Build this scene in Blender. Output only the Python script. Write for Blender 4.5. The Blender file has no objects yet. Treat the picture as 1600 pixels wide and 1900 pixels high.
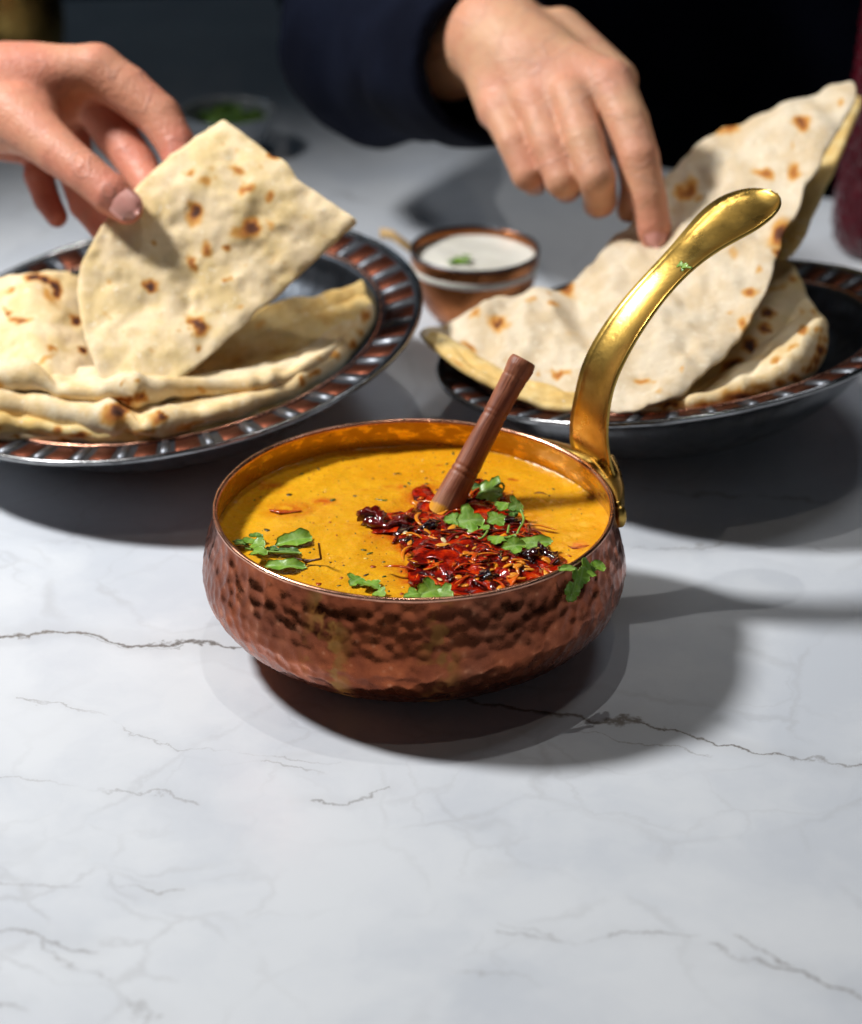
import bpy, math, random
import numpy as np
from mathutils import Vector, Matrix
random.seed(7); rng = np.random.default_rng(7)
scene = bpy.context.scene; COL = scene.collection
R = math.radians
# ---------------------------------------------------------------- camera
F = 4500.0; PITCH = R(27.0); CAM = np.array([0.0062, -0.78724, 0.45254])
RX = np.array([1.0, 0, 0]); UP = np.array([0, math.sin(PITCH), math.cos(PITCH)]); FW = np.array([0, math.cos(PITCH), -math.sin(PITCH)])
cd = bpy.data.cameras.new('camera'); cam = bpy.data.objects.new('camera', cd); COL.objects.link(cam); scene.camera = cam
cam.location = CAM; cam.rotation_euler = (math.pi/2-PITCH, 0, 0)
cd.sensor_fit = 'VERTICAL'; cd.sensor_height = 36; cd.sensor_width = 36; cd.lens = F/1900*36
cd.clip_start = 0.02; cd.clip_end = 50
cd.dof.use_dof = True; cd.dof.focus_distance = 0.862; cd.dof.aperture_fstop = 8.0
# ---------------------------------------------------------------- world and lamps
w = bpy.data.worlds.new("World"); scene.world = w; w.use_nodes = True
bg = w.node_tree.nodes['Background']; bg.inputs[0].default_value = (0.80, 0.92, 1.0, 1); bg.inputs[1].default_value = 0.010
def spot(name, loc, aim, power, col, rad, size, blend):
    d = bpy.data.lights.new(name, 'SPOT'); o = bpy.data.objects.new(name, d); COL.objects.link(o)
    d.energy = power; d.color = col; d.shadow_soft_size = rad; d.spot_size = R(size); d.spot_blend = blend
    o.location = loc; o.rotation_euler = (Vector(aim)-Vector(loc)).to_track_quat('-Z', 'Y').to_euler()
def area(name, loc, aim, power, col, sx, sy):
    d = bpy.data.lights.new(name, 'AREA'); o = bpy.data.objects.new(name, d); COL.objects.link(o)
    d.shape = 'RECTANGLE'; d.size = sx; d.size_y = sy; d.energy = power; d.color = col
    o.location = loc; o.rotation_euler = (Vector(aim)-Vector(loc)).to_track_quat('-Z', 'Y').to_euler()
spot('main_spot', (-0.66, 0.23, 0.86), (0.07, -0.07, 0), 63, (1.0, 0.985, 0.96), 0.08, 74, 0.75)
spot('overhead_spot', (0.0, 0.36, 1.5), (0.0, 0.06, 0), 10.5, (1.0, 0.95, 0.88), 0.007, 46, 0.6)
spot('overhead_spot', (0.22, -0.15, 1.5), (0.0, 0.02, 0), 2.8, (1.0, 0.88, 0.74), 0.007, 50, 0.6)
spot('back_blue_fill', (-0.75, 1.7, 1.1), (-0.14, 0.72, 0), 3.6, (0.62, 0.82, 1.0), 0.15, 34, 0.9)  # added bluish fill that lifts the far left of the table, no actual window
spot('overhead_spot', (0.50, 0.45, 1.25), (0.17, 0.32, 0), 10, (0.95, 0.97, 1.0), 0.16, 40, 0.9)  # added soft fill for the back of the table, not an actual ceiling lamp
area('front_fill', (0.3, -1.75, 0.62), (0, 0.1, 0.05), 0.8, (0.90, 0.95, 1.0), 2.4, 1.1)  # added softbox behind the camera, weak fill and something for the metal to reflect
scene.view_settings.view_transform = 'Standard'; scene.view_settings.look = 'None'
scene.view_settings.exposure = 0; scene.view_settings.gamma = 1
scene.cycles.use_denoising = True
scene.cycles.caustics_reflective = True; scene.cycles.blur_glossy = 0.5; scene.cycles.sample_clamp_indirect = 4
scene.cycles.max_bounces = 8
# ---------------------------------------------------------------- helpers
def ray(px, py):
    px = np.asarray(px, float); py = np.asarray(py, float)
    return ((px-800)/F)[..., None]*RX - ((py-950)/F)[..., None]*UP + FW
def PZ(px, py, z):                       # point seen at (px, py) on the level z
    d = ray(px, py); t = (np.asarray(z, float)-CAM[2])/d[..., 2]; return CAM+d*t[..., None]
def PD(px, py, dep):                     # ... at a depth along the view
    return CAM+ray(px, py)*np.asarray(dep, float)[..., None]
def PPL(px, py, p0, n):                  # ... on a plane
    d = ray(px, py); n = np.asarray(n, float); t = ((np.asarray(p0)-CAM)@n)/(d@n); return CAM+d*t[..., None]
def depth(p): return float((np.asarray(p)-CAM)@FW)
def unit(v): v = np.asarray(v, float); return v/np.maximum(np.linalg.norm(v, axis=-1, keepdims=True), 1e-12)
def hsh(ix, iy, iz, s):
    h = (ix.astype(np.int64)*374761393+iy.astype(np.int64)*668265263+iz.astype(np.int64)*2147483647+s*144665) & 0x7fffffff
    h = ((h ^ (h >> 13))*1274126177) & 0x7fffffff
    return ((h ^ (h >> 16)) & 0xffff)/65535.0
def noise(x, y=0.0, z=0.0, s=0):         # value noise, -1..1
    x, y, z = np.broadcast_arrays(np.asarray(x, float), np.asarray(y, float), np.asarray(z, float))
    i, j, k = np.floor(x), np.floor(y), np.floor(z); a, b, c = x-i, y-j, z-k
    a = a*a*(3-2*a); b = b*b*(3-2*b); c = c*c*(3-2*c); v = 0
    for dx in (0, 1):
        for dy in (0, 1):
            for dz in (0, 1):
                v = v+hsh(i+dx, j+dy, k+dz, s)*(a if dx else 1-a)*(b if dy else 1-b)*(c if dz else 1-c)
    return v*2-1
def fbm(x, y=0.0, z=0.0, s=0, o=3):
    return sum(noise(np.asarray(x)*2**i, np.asarray(y)*2**i, np.asarray(z)*2**i, s+i)*.5**i for i in range(o))
def tag(o, label=None, cat=None, group=None, kind=None):
    if label: o['label'] = label
    if cat: o['category'] = cat
    if group: o['group'] = group
    if kind: o['kind'] = kind
    return o
def empty(name, loc=(0, 0, 0)):
    o = bpy.data.objects.new(name, None); COL.objects.link(o); o.location = loc; o.empty_display_size = .01; return o
def mesh(name, verts, faces, m, parent=None, smooth=True, attrs=None, loc=None):
    me = bpy.data.meshes.new(name); verts = np.asarray(verts, float)
    if loc is not None: verts = verts-np.asarray(loc)
    me.from_pydata([tuple(v) for v in verts.tolist()], [], [tuple(f) for f in (faces.tolist() if hasattr(faces, 'tolist') else faces)])
    if smooth: me.polygons.foreach_set('use_smooth', [True]*len(me.polygons))
    for k, a in (attrs or {}).items():
        at = me.attributes.new(k, 'FLOAT', 'POINT'); at.data.foreach_set('value', np.asarray(a, np.float32))
    me.materials.append(m); me.update()
    o = bpy.data.objects.new(name, me); COL.objects.link(o)
    if loc is not None: o.location = loc
    if parent is not None:
        o.parent = parent
        o.matrix_parent_inverse = Matrix.Translation(parent.location).inverted() if parent.parent is None else (Matrix.Translation(parent.parent.location)).inverted()
    return o
def gridfaces(nu, nv, cu=True, cv=False):
    f = []
    for i in range(nu if cu else nu-1):
        for j in range(nv if cv else nv-1):
            a, b = i, (i+1) % nu; c, d = j, (j+1) % nv
            f.append((a*nv+c, b*nv+c, b*nv+d, a*nv+d))
    return f
def resample(pts, n, closed=False, smooth=True):
    p = np.asarray(pts, float)
    if closed: p = np.vstack([p, p[:1]])
    L = np.r_[0, np.cumsum(np.linalg.norm(np.diff(p[:, :2], axis=0), axis=1))]
    if smooth:      # Catmull-Rom through the points
        q = []; m = len(p)
        for i in range(m-1):
            p0 = p[i-1] if i > 0 else (p[-2] if closed else p[0]); p1, p2 = p[i], p[i+1]
            p3 = p[i+2] if i+2 < m else (p[1] if closed else p[-1])
            for t in np.linspace(0, 1, 9)[:-1]:
                q.append(.5*((2*p1)+(p2-p0)*t+(2*p0-5*p1+4*p2-p3)*t*t+(3*p1-p0-3*p2+p3)*t**3))
        q.append(p[-1]); p = np.array(q)
        L = np.r_[0, np.cumsum(np.linalg.norm(np.diff(p[:, :2], axis=0), axis=1))]
    s = np.linspace(0, L[-1], n, endpoint=not closed)
    return np.stack([np.interp(s, L, p[:, k]) for k in range(p.shape[1])], 1)
def lathe(prof, n, disp=None, cap=False):
    prof = np.asarray(prof, float); m = len(prof); t = np.arange(n)/n*2*math.pi
    T, I = np.meshgrid(t, np.arange(m), indexing='ij'); r = prof[I, 0]; z = prof[I, 1]
    if disp is not None:
        tan = np.gradient(prof, axis=0); nr = unit(np.stack([tan[:, 1], -tan[:, 0]], 1))
        dd = disp(T, I); r = r+nr[I, 0]*dd; z = z+nr[I, 1]*dd
    V = np.stack([r*np.cos(T), r*np.sin(T), z], -1).reshape(-1, 3)
    return V, gridfaces(n, m)
def fine(prof, step):
    p = np.asarray(prof, float); L = np.r_[0, np.cumsum(np.linalg.norm(np.diff(p, axis=0), axis=1))]
    return resample(p, max(4, int(L[-1]/step)))
def tube(path, rad, k=10, flat=1.0):
    path = np.asarray(path, float); n = len(path); rad = np.broadcast_to(np.asarray(rad, float), (n,))
    tan = unit(np.gradient(path, axis=0)); ref = np.array([0.13, 0.2, 1.0]); a = unit(np.cross(tan, ref)); b = np.cross(tan, a)
    th = np.arange(k)/k*2*math.pi
    V = path[:, None]+rad[:, None, None]*(np.cos(th)[None, :, None]*a[:, None]+flat*np.sin(th)[None, :, None]*b[:, None])
    V = V.reshape(-1, 3); f = gridfaces(n, k, False, True); f += [tuple(range(k))[::-1], tuple(range((n-1)*k, n*k))]
    return V, f
class MB:
    def __init__(s): s.v = []; s.f = []; s.n = 0; s.a = []
    def add(s, V, f, a=0.0):
        V = np.asarray(V); s.v.append(V); s.f += [tuple(i+s.n for i in q) for q in f]; s.n += len(V); s.a.append(np.broadcast_to(np.asarray(a, float), (len(V),)))
    def build(s, name, m, parent=None, smooth=True, loc=None):
        return mesh(name, np.vstack(s.v), s.f, m, parent, smooth, {'tint': np.concatenate(s.a)}, loc)
# ---------------------------------------------------------------- material helpers
class NT:
    def __init__(s, name):
        s.m = bpy.data.materials.new(name); s.m.use_nodes = True; s.t = s.m.node_tree; s.b = s.t.nodes['Principled BSDF']; s.L = s.t.links
    def n(s, typ, ins=None, **kw):
        nd = s.t.nodes.new('ShaderNode'+typ)
        for k, v in kw.items(): setattr(nd, k, v)
        for k, v in (ins or {}).items(): s.set(nd.inputs[k], v)
        return nd
    def set(s, sock, v):
        if hasattr(v, 'is_output') or isinstance(v, bpy.types.NodeSocket): s.L.new(v, sock)
        else:
            if sock.type == 'RGBA' and len(v) == 3: v = (*v, 1)
            sock.default_value = v
    def P(s, **kw):
        for k, v in kw.items(): s.set(s.b.inputs[k.replace('_', ' ')], v)
        return s.m
    def math(s, op, a, b=0.0, c=0.0, clamp=False):
        nd = s.n('Math', operation=op, use_clamp=clamp); s.set(nd.inputs[0], a); s.set(nd.inputs[1], b)
        s.set(nd.inputs[2], c); return nd.outputs[0]
    def vm(s, op, a, b=(0, 0, 0), out=0):
        nd = s.n('VectorMath', operation=op); s.set(nd.inputs[0], a)
        if op == 'SCALE': s.set(nd.inputs['Scale'], b)
        else: s.set(nd.inputs[1], b)
        return nd.outputs[out]
    def mix(s, f, a, b, blend='MIX'):
        nd = s.n('Mix', data_type='RGBA', blend_type=blend); s.set(nd.inputs[0], f); s.set(nd.inputs[6], a); s.set(nd.inputs[7], b); return nd.outputs[2]
    def map(s, v, a, b, c=0.0, d=1.0, smooth=True):
        nd = s.n('MapRange', interpolation_type='SMOOTHSTEP' if smooth else 'LINEAR')
        for i, q in enumerate((v, a, b, c, d)): s.set(nd.inputs[i], q)
        return nd.outputs[0]
    def noise(s, vec, scale, detail=3, rough=.55, dist=0.0, out=0):
        nd = s.n('TexNoise', {'Vector': vec, 'Scale': scale, 'Detail': detail, 'Roughness': rough, 'Distortion': dist}); return nd.outputs[out]
    def voro(s, vec, scale, feature='F1', out=0, rnd=1.0):
        nd = s.n('TexVoronoi', {'Vector': vec, 'Scale': scale, 'Randomness': rnd}, feature=feature); return nd.outputs[out]
    def obj(s): return s.n('TexCoord').outputs['Object']
    def geo(s): return s.n('NewGeometry').outputs['Position']
    def attr(s, name): return s.n('Attribute', attribute_name=name).outputs['Fac']
    def bump(s, h, strength, dist=.001):
        return s.n('Bump', {'Height': h, 'Strength': strength, 'Distance': dist}).outputs[0]
def ramp(s, v, stops):
    nd = s.n('ValToRGB'); s.set(nd.inputs[0], v); e = nd.color_ramp.elements
    while len(e) < len(stops): e.new(.5)
    for i, (p, c) in enumerate(stops): e[i].position = p; e[i].color = (*c, 1)
    return nd.outputs[0]
def m_marble():
    s = NT('marble'); p = s.geo()
    wv = s.vm('SCALE', s.vm('SUBTRACT', s.noise(p, 26, 7, .62, out=1), (.5, .5, .5)), .035)
    wf = s.vm('SCALE', s.vm('SUBTRACT', s.noise(p, 9, 3, .5, out=1), (.5, .5, .5)), .05)
    q = s.vm('ADD', p, wv); q = s.vm('MULTIPLY', q, (1, 1, 0)); q2 = s.vm('ADD', q, wf)
    brk = s.map(s.noise(p, 30, 3), .36, .56); fade = s.map(s.noise(p, 7, 2), .38, .6)
    tot = None
    main = s.map(s.noise(p, 30, 3), .22, .45)
    def seg(a, b, wd, st):
        nonlocal tot; use = main if st >= .9 else brk
        A = PZ(*a, 0.0); B = PZ(*b, 0.0); ba = B-A; d2 = float(ba@ba)
        pa = s.vm('SUBTRACT', q, tuple(A)); h = s.math('DIVIDE', s.vm('DOT_PRODUCT', pa, tuple(ba), out=1), d2, clamp=True)
        pr = s.n('VectorMath', operation='SCALE'); pr.inputs[0].default_value = tuple(ba); s.set(pr.inputs['Scale'], h)
        d = s.vm('LENGTH', s.vm('SUBTRACT', pa, pr.outputs[0]), out=1)
        core = s.map(d, 0, wd, st, 0); halo = s.map(d, 0, wd*9, st*.16, 0)
        v = s.math('ADD', s.math('MULTIPLY', core, use), s.math('MULTIPLY', halo, s.math('MULTIPLY', use, .8)))
        tot = v if tot is None else s.math('MAXIMUM', tot, v)
    for a, b, wd, st in [((-60, 1172), (170, 1176), .0013, 1), ((170, 1176), (430, 1204), .0014, 1), ((150, 1180), (340, 1200), .0008, .6), ((430, 1204), (900, 1312), .0014, .9),
                         ((900, 1312), (1190, 1338), .0020, 1), ((1190, 1338), (1390, 1378), .0013, 1), ((1390, 1378), (1680, 1440), .0010, .9), ((1050, 1345), (1330, 1395), .0008, .55),
                         ((50, 1290), (230, 1335), .0008, .5), ((230, 1335), (330, 1395), .0007, .4), ((330, 1395), (610, 1420), .0007, .4), ((560, 1490), (720, 1462), .0008, .7), ((480, 1425), (600, 1440), .0007, .5),
                         ((-20, 1430), (360, 1492), .0009, .42), ((-20, 1630), (340, 1652), .0010, .5), ((-20, 1720), (190, 1760), .0012, .5), ((60, 1740), (220, 1830), .001, .4), ((-20, 1860), (130, 1870), .0011, .45), ((190, 1830), (270, 1900), .0010, .35),
                         ((920, 1735), (1270, 1745), .0009, .5), ((1340, 1730), (1470, 1800), .0012, .6), ((1300, 1760), (1640, 1860), .0014, .65), ((830, 1700), (1050, 1735), .0008, .35), ((800, 1810), (1000, 1840), .0008, .3),
                         ((1180, 1020), (1650, 1010), .0012, .5), ((500, 330), (800, 400), .003, .3), ((850, 330), (1200, 300), .004, .35), ((1100, 900), (1600, 930), .0018, .55)]:
        seg(a, b, wd, st)
    loc_ = s.map(s.vm('LENGTH', s.vm('SUBTRACT', q2, tuple(PZ(60, 1740, 0.0))), out=1), .02, .11, 1, 0)
    net3 = s.math('MULTIPLY', s.map(s.voro(s.vm('ADD', q2, (7, 2, 0)), 34, 'DISTANCE_TO_EDGE'), 0, .07, .20, 0), s.math('MULTIPLY', loc_, s.map(s.noise(p, 40, 3), .36, .6)))
    net = s.voro(q2, 11, 'DISTANCE_TO_EDGE'); netm = s.math('MULTIPLY', s.map(net, 0, .028, .17, 0), s.math('MULTIPLY', fade, brk))
    net2 = s.voro(s.vm('ADD', q2, (3, 1, 0)), 27, 'DISTANCE_TO_EDGE'); net2m = s.math('MULTIPLY', s.map(net2, 0, .04, .12, 0), s.math('MULTIPLY', s.map(s.noise(p, 5, 2, .5), .5, .64), brk))
    v = s.math('MAXIMUM', s.math('MAXIMUM', s.math('MAXIMUM', tot, netm), net2m), net3)
    cloud = s.map(s.noise(q2, 9, 6, .62), .38, .66)
    base = s.mix(cloud, (.66, .695, .745), (.555, .595, .66))
    col = s.mix(s.math('MULTIPLY', v, .9, clamp=True), base, s.mix(s.noise(p, 18), (.13, .135, .15), (.24, .21, .18)))
    return s.P(Base_Color=col, Roughness=s.map(s.noise(p, 40), .3, .7, .30, .38), Specular_IOR_Level=.42)
def m_bread(name, cream, gold):
    s = NT(name); p = s.geo(); c = s.attr('char')
    n1 = s.noise(p, 55, 5, .6); n2 = s.noise(p, 260, 4, .65); n3 = s.noise(p, 900, 2)
    tone = s.map(n1, .38, .62); base = s.mix(tone, cream, gold); base = s.mix(s.map(s.noise(s.vm('ADD', p, (5, 2, 1)), 34, 4, .6), .48, .68, 0, .55), base, tuple(x*.80 for x in cream))
    base = s.mix(s.map(n2, .5, .75, 0, .35), base, tuple(x*.72 for x in gold))
    bl = s.math('MULTIPLY', s.map(s.voro(s.vm('ADD', p, (3, 1, 2)), 62), .0, .20, .55, 0), s.map(s.noise(p, 33, 2), .48, .62)); base = s.mix(bl, base, (.58, .34, .10))
    speck = s.math('MULTIPLY', s.map(s.voro(p, 170), .0, .16, .75, 0), s.map(s.noise(p, 60, 2), .5, .62))
    base = s.mix(speck, base, (.42, .26, .09))
    base = s.mix(s.map(s.noise(p, 420, 2), .62, .72, 0, .5), base, (.9, .84, .70))
    cc = s.math('MULTIPLY', c, s.map(n2, .25, .7, .85, 1.12))
    spot_ = ramp(s, cc, [(0, (.55, .33, .10)), (.25, (.62, .33, .08)), (.45, (.42, .15, .03)), (.68, (.14, .045, .018)), (1, (.035, .014, .010))])
    col = s.mix(s.map(cc, .03, .30), base, spot_)
    h = s.math('ADD', s.math('MULTIPLY', n2, 1.0), s.math('MULTIPLY', n3, .35))
    return s.P(Base_Color=col, Roughness=.72, Specular_IOR_Level=.25, Subsurface_Weight=.12, Subsurface_Radius=(.004, .0025, .001), Normal=s.bump(h, .32, .0009))
def m_copper():
    s = NT('hammered_copper'); p = s.obj(); n = s.noise(p, 60, 5, .65); n2 = s.noise(p, 220, 3); n3 = s.noise(p, 19, 3)
    col = s.mix(s.map(n, .35, .7), (.46, .125, .050), (.24, .060, .026)); col = s.mix(s.map(n3, .45, .7, 0, .6), col, (.20, .085, .055)); vc = s.voro(p, 200, 'SMOOTH_F1'); col = s.mix(s.map(vc, .18, .6, 0, .5), col, (.17, .045, .024)); col = s.mix(s.map(vc, .0, .22, .35, 0), col, (.80, .36, .20))
    sp = s.n('SeparateXYZ', {0: p})                       # dried drips of curry
    ang = s.math('ARCTAN2', sp.outputs[1], sp.outputs[0])
    drip = s.math('MULTIPLY', s.map(s.math('ABSOLUTE', s.math('SUBTRACT', ang, -1.97)), .02, .15, 1, 0), s.map(s.noise(p, 95, 3, .6), .47, .60))
    drip2 = s.math('MULTIPLY', s.map(s.math('ABSOLUTE', s.math('SUBTRACT', ang, -1.45)), .02, .12, .6, 0), s.map(s.noise(s.vm('ADD', p, (1, 0, 0)), 110, 2), .5, .62))
    dr = s.math('MAXIMUM', drip, drip2)
    col = s.mix(s.math('MULTIPLY', dr, .75), col, (.42, .20, .02))
    rough = s.math('ADD', s.map(n2, .3, .7, .23, .34), s.math('MULTIPLY', dr, .2))
    return s.P(Base_Color=col, Metallic=s.map(dr, 0, 1, 1, .35), Roughness=rough, Normal=s.bump(s.math('ADD', n2, s.math('MULTIPLY', n, 1.5)), .22, .0006))
def m_metal(name, col, dark, rough=(.15, .3), scale=80, bump=.08, sc2=400):
    s = NT(name); p = s.obj(); n = s.noise(p, scale, 5, .62); n2 = s.noise(p, sc2, 3)
    c = s.mix(s.map(n, .42, .75), col, dark)
    pit = s.math('MULTIPLY', s.map(s.voro(p, sc2*.9), 0, .16, .8, 0), s.map(s.noise(p, scale*.6, 2), .52, .62)); c = s.mix(pit, c, tuple(x*.18 for x in dark))
    return s.P(Base_Color=c, Metallic=1.0, Roughness=s.map(n, .3, .7, *rough), Normal=s.bump(n2, bump, .0004))
def m_lining():
    s = NT('brass_lining'); p = s.obj(); n = s.noise(p, 40, 5, .65); n2 = s.noise(s.vm('MULTIPLY', p, (1, 1, 2.5)), 130, 4, .65)
    film = s.map(n2, .36, .56)
    c = s.mix(s.map(n, .4, .7), (.80, .50, .12), (.52, .28, .05)); c = s.mix(film, c, (.50, .245, .012))
    c = s.mix(s.math('MULTIPLY', s.map(s.voro(p, 230), 0, .2, .9, 0), s.map(n, .48, .58)), c, (.10, .055, .015))
    return s.P(Base_Color=c, Metallic=s.map(film, 0, 1, 1, .35), Roughness=.26, Normal=s.bump(n2, .25, .0006))
def m_soup():
    s = NT('lentil_curry'); p = s.obj(); n = s.noise(p, 45, 5, .6, .4); n2 = s.noise(p, 320, 3); n3 = s.noise(p, 17, 3, .5, .6)
    c = s.mix(s.map(n, .32, .72), (.79, .405, .014), (.69, .315, .008)); c = s.mix(s.map(n3, .5, .7, 0, .5), c, (.72, .29, .006))
    c = s.mix(s.math('MULTIPLY', s.map(s.voro(p, 210), 0, .15, .85, 0), s.map(s.noise(p, 90, 2), .50, .58)), c, (.16, .06, .01))
    c = s.mix(s.math('MULTIPLY', s.map(s.voro(s.vm('ADD', p, (2, 3, 0)), 120), 0, .16, .8, 0), s.map(s.noise(p, 70, 2), .55, .64)), c, (.9, .52, .07))
    c = s.mix(s.math('MULTIPLY', s.map(s.noise(s.vm('MULTIPLY', p, (1, 2.6, 1)), 95, 3, .6), .63, .70, 0, .8), s.map(n3, .45, .6)), c, (.42, .045, .006))
    oil = s.math('MULTIPLY', s.attr('oil'), s.map(s.noise(p, 130, 4, .6), .34, .60)); c = s.mix(oil, c, (.52, .055, .004))
    h = s.math('ADD', n2, s.math('MULTIPLY', n, 2.5))
    return s.P(Base_Color=c, Roughness=s.map(n2, .3, .7, .16, .34), Specular_IOR_Level=.45, Subsurface_Weight=.25, Subsurface_Radius=(.006, .003, .0006), Coat_Weight=.15, Coat_Roughness=.08, Normal=s.bump(h, .45, .0011))
def m_simple(name, col, rough=.5, col2=None, scale=120, bump=.1, dist=.0006, **kw):
    s = NT(name); p = s.geo(); n = s.noise(p, scale, 4, .6)
    c = s.mix(s.map(n, .35, .68), col, col2 or tuple(x*.75 for x in col))
    return s.P(Base_Color=c, Roughness=rough, Normal=s.bump(n, bump, dist), **kw)
def m_tint(name, stops, rough, scale=300, **kw):   # pieces whose own colour comes from a per-piece value
    s = NT(name); p = s.geo(); t = s.math('ADD', s.attr('tint'), s.map(s.noise(p, scale, 3), .3, .7, -.05, .05))
    return s.P(Base_Color=ramp(s, t, stops), Roughness=rough, Normal=s.bump(s.noise(p, scale*2, 2), .25, .0005), **kw)
def m_leaf():
    s = NT('coriander_leaf'); p = s.geo(); t = s.attr('tint'); n = s.noise(p, 300, 3)
    c = s.mix(s.map(n, .3, .7), (.25, .43, .045), (.125, .285, .022)); c = s.mix(s.map(t, 0, 1), c, (.03, .105, .012))
    c = s.mix(s.attr('vein'), c, (.30, .47, .14))
    return s.P(Base_Color=c, Roughness=.38, Specular_IOR_Level=.5, Transmission_Weight=0, Subsurface_Weight=.15, Subsurface_Radius=(.0008, .0015, .0004), Normal=s.bump(s.noise(p, 500, 2), .35, .0006))
def m_wood():
    s = NT('spoon_wood'); p = s.obj(); q = s.vm('MULTIPLY', p, (1, 1, .06)); n = s.noise(q, 420, 5, .6); n2 = s.noise(q, 1300, 3); n3 = s.noise(p, 60, 3)
    c = s.mix(s.map(n, .34, .66), (.36, .125, .062), (.20, .058, .030)); c = s.mix(s.map(n2, .52, .7, 0, .55), c, (.11, .03, .018)); c = s.mix(s.map(n3, .45, .7, 0, .5), c, (.42, .18, .10))
    sp = s.n('SeparateXYZ', {0: p}); z = s.math('ADD', sp.outputs[2], s.map(n3, .2, .8, -.003, .003))
    c = s.mix(s.map(z, .002, .008, .35, 0), c, (.46, .24, .13)); c = s.mix(s.map(z, -.0006, .0012, 1, 0), c, (.72, .32, .015))
    return s.P(Base_Color=c, Roughness=.48, Specular_IOR_Level=.4, Normal=s.bump(s.math('ADD', n, n2), .35, .0006))
def m_skin(name, base, red):
    s = NT(name); p = s.geo(); n = s.noise(p, 90, 4); n2 = s.noise(p, 700, 3); n3 = s.noise(p, 28, 3)
    c = s.mix(s.map(n3, .4, .65), base, tuple(b*.6+r*.4 for b, r in zip(base, red))); c = s.mix(s.math('MULTIPLY', s.attr('red'), .85, clamp=True), c, red)
    c = s.mix(s.map(n, .5, .75, 0, .3), c, tuple(x*.8 for x in red))
    w_ = s.vm('ADD', p, s.vm('SCALE', s.vm('SUBTRACT', s.noise(p, 60, 2, out=1), (.5, .5, .5)), .012))
    vein = s.map(s.math('ABSOLUTE', s.math('SUBTRACT', s.noise(w_, 42, 1), .5)), 0, .025, 1, 0)
    c = s.mix(s.math('MULTIPLY', vein, .16), c, (.30, .22, .22)); c = s.mix(s.map(s.noise(p, 160, 3), .55, .7, 0, .3), c, tuple(x*.72 for x in base))
    cr = s.map(s.math('ABSOLUTE', s.math('SUBTRACT', s.noise(w_, 210, 2), .5)), 0, .05, 1, 0)
    h = s.math('ADD', s.math('SUBTRACT', s.math('MULTIPLY', s.voro(p, 750), .9), s.math('MULTIPLY', cr, .7)), s.math('MULTIPLY', vein, .8))
    return s.P(Base_Color=c, Roughness=s.map(n2, .3, .7, .40, .56), Specular_IOR_Level=.4, Subsurface_Weight=.22, Subsurface_Radius=(.005, .0018, .0009), Normal=s.bump(h, .28, .0010))
def m_cloth():
    s = NT('navy_cloth'); p = s.geo(); n = s.noise(p, 1500, 2); n2 = s.noise(p, 20, 4)
    return s.P(Base_Color=s.mix(s.map(n2, .35, .7), (.0052, .0072, .0165), (.0028, .0038, .0095)), Roughness=.9, Specular_IOR_Level=.06, Normal=s.bump(n, .5, .0008))
MT = {'marble': m_marble(), 'bread': m_bread('naan', (.81, .65, .415), (.70, .53, .26)), 'bread2': m_bread('naan_yellow', (.78, .60, .28), (.68, .45, .15)), 'bread3': m_bread('naan_white', (.82, .69, .47), (.74, .54, .27)),
      'bread4': m_bread('naan_grey', (.70, .60, .45), (.62, .49, .32)), 'copper': m_copper(), 'brass': m_metal('brass', (.66, .425, .105), (.42, .25, .05), (.25, .37), 60, .2), 'lining': m_lining(), 'soup': m_soup(), 'leaf': m_leaf(), 'wood': m_wood(),
      'rim': m_metal('copper_rim', (.78, .40, .27), (.5, .22, .14), (.2, .34), 120), 'steel': m_metal('dark_steel', (.34, .345, .355), (.13, .13, .135), (.13, .28), 60, .14), 'well': m_metal('dull_steel', (.085, .097, .115), (.035, .04, .048), (.40, .55), 70, .3), 'steel2': m_metal('bright_steel', (.15, .16, .18), (.06, .065, .075), (.36, .55), 90, .3),
      'panel': m_metal('old_copper', (.115, .036, .020), (.045, .016, .011), (.42, .6), 220, .35, 700),
      'skin1': m_skin('skin_rosy', (.60, .28, .175), (.56, .155, .11)), 'skin2': m_skin('skin_tan', (.61, .345, .205), (.60, .215, .145)), 'nail': m_simple('nail', (.70, .36, .31), .22, (.64, .29, .25), 60, .02, Subsurface_Weight=.2, Subsurface_Radius=(.003, .001, .001)),
      'cloth': m_cloth(), 'yogurt': m_simple('yogurt', (.80, .79, .72), .35, (.72, .70, .62), 50, .25, .001, Subsurface_Weight=.2, Subsurface_Radius=(.004, .004, .003)),
      'cup': m_metal('cup_copper', (.42, .155, .055), (.16, .05, .02), (.24, .4), 40, .15)}
# ---------------------------------------------------------------- setting
FLOORZ = -0.74
def slab(name, outline, z0, z1, m, bev=.004):
    o = np.asarray(outline, float); n = len(o); c = o.mean(0); rings = [(0, z0), (0, z1-bev), (.3*bev, z1-.3*bev), (bev, z1)]
    V = []; 
    for ins, z in rings:
        q = o+unit(c-o)*ins; V += [(*a, z) for a in q]
    f = [(r*n+i, r*n+(i+1) % n, (r+1)*n+(i+1) % n, (r+1)*n+i) for r in range(3) for i in range(n)]
    f += [tuple(range(3*n, 4*n)), tuple(range(n))[::-1]]
    return np.array(V), f
tb = empty('marble_table', (0, .1, FLOORZ)); tag(tb, 'white marble table with thin grey veins carrying the food', 'table')
V, f = slab('', [(-1.2, -.75), (.95, -.75), (.95, .06), (.52, .31), (.08, .57), (-.03, .66), (-.075, .74), (-.105, .915), (-1.2, .80)], -.03, 0, None)
mesh('table_top', V, f, MT['marble'], tb, smooth=False)
dk = m_simple('dark_iron', (.02, .02, .022), .5, Metallic=1.0)
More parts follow.
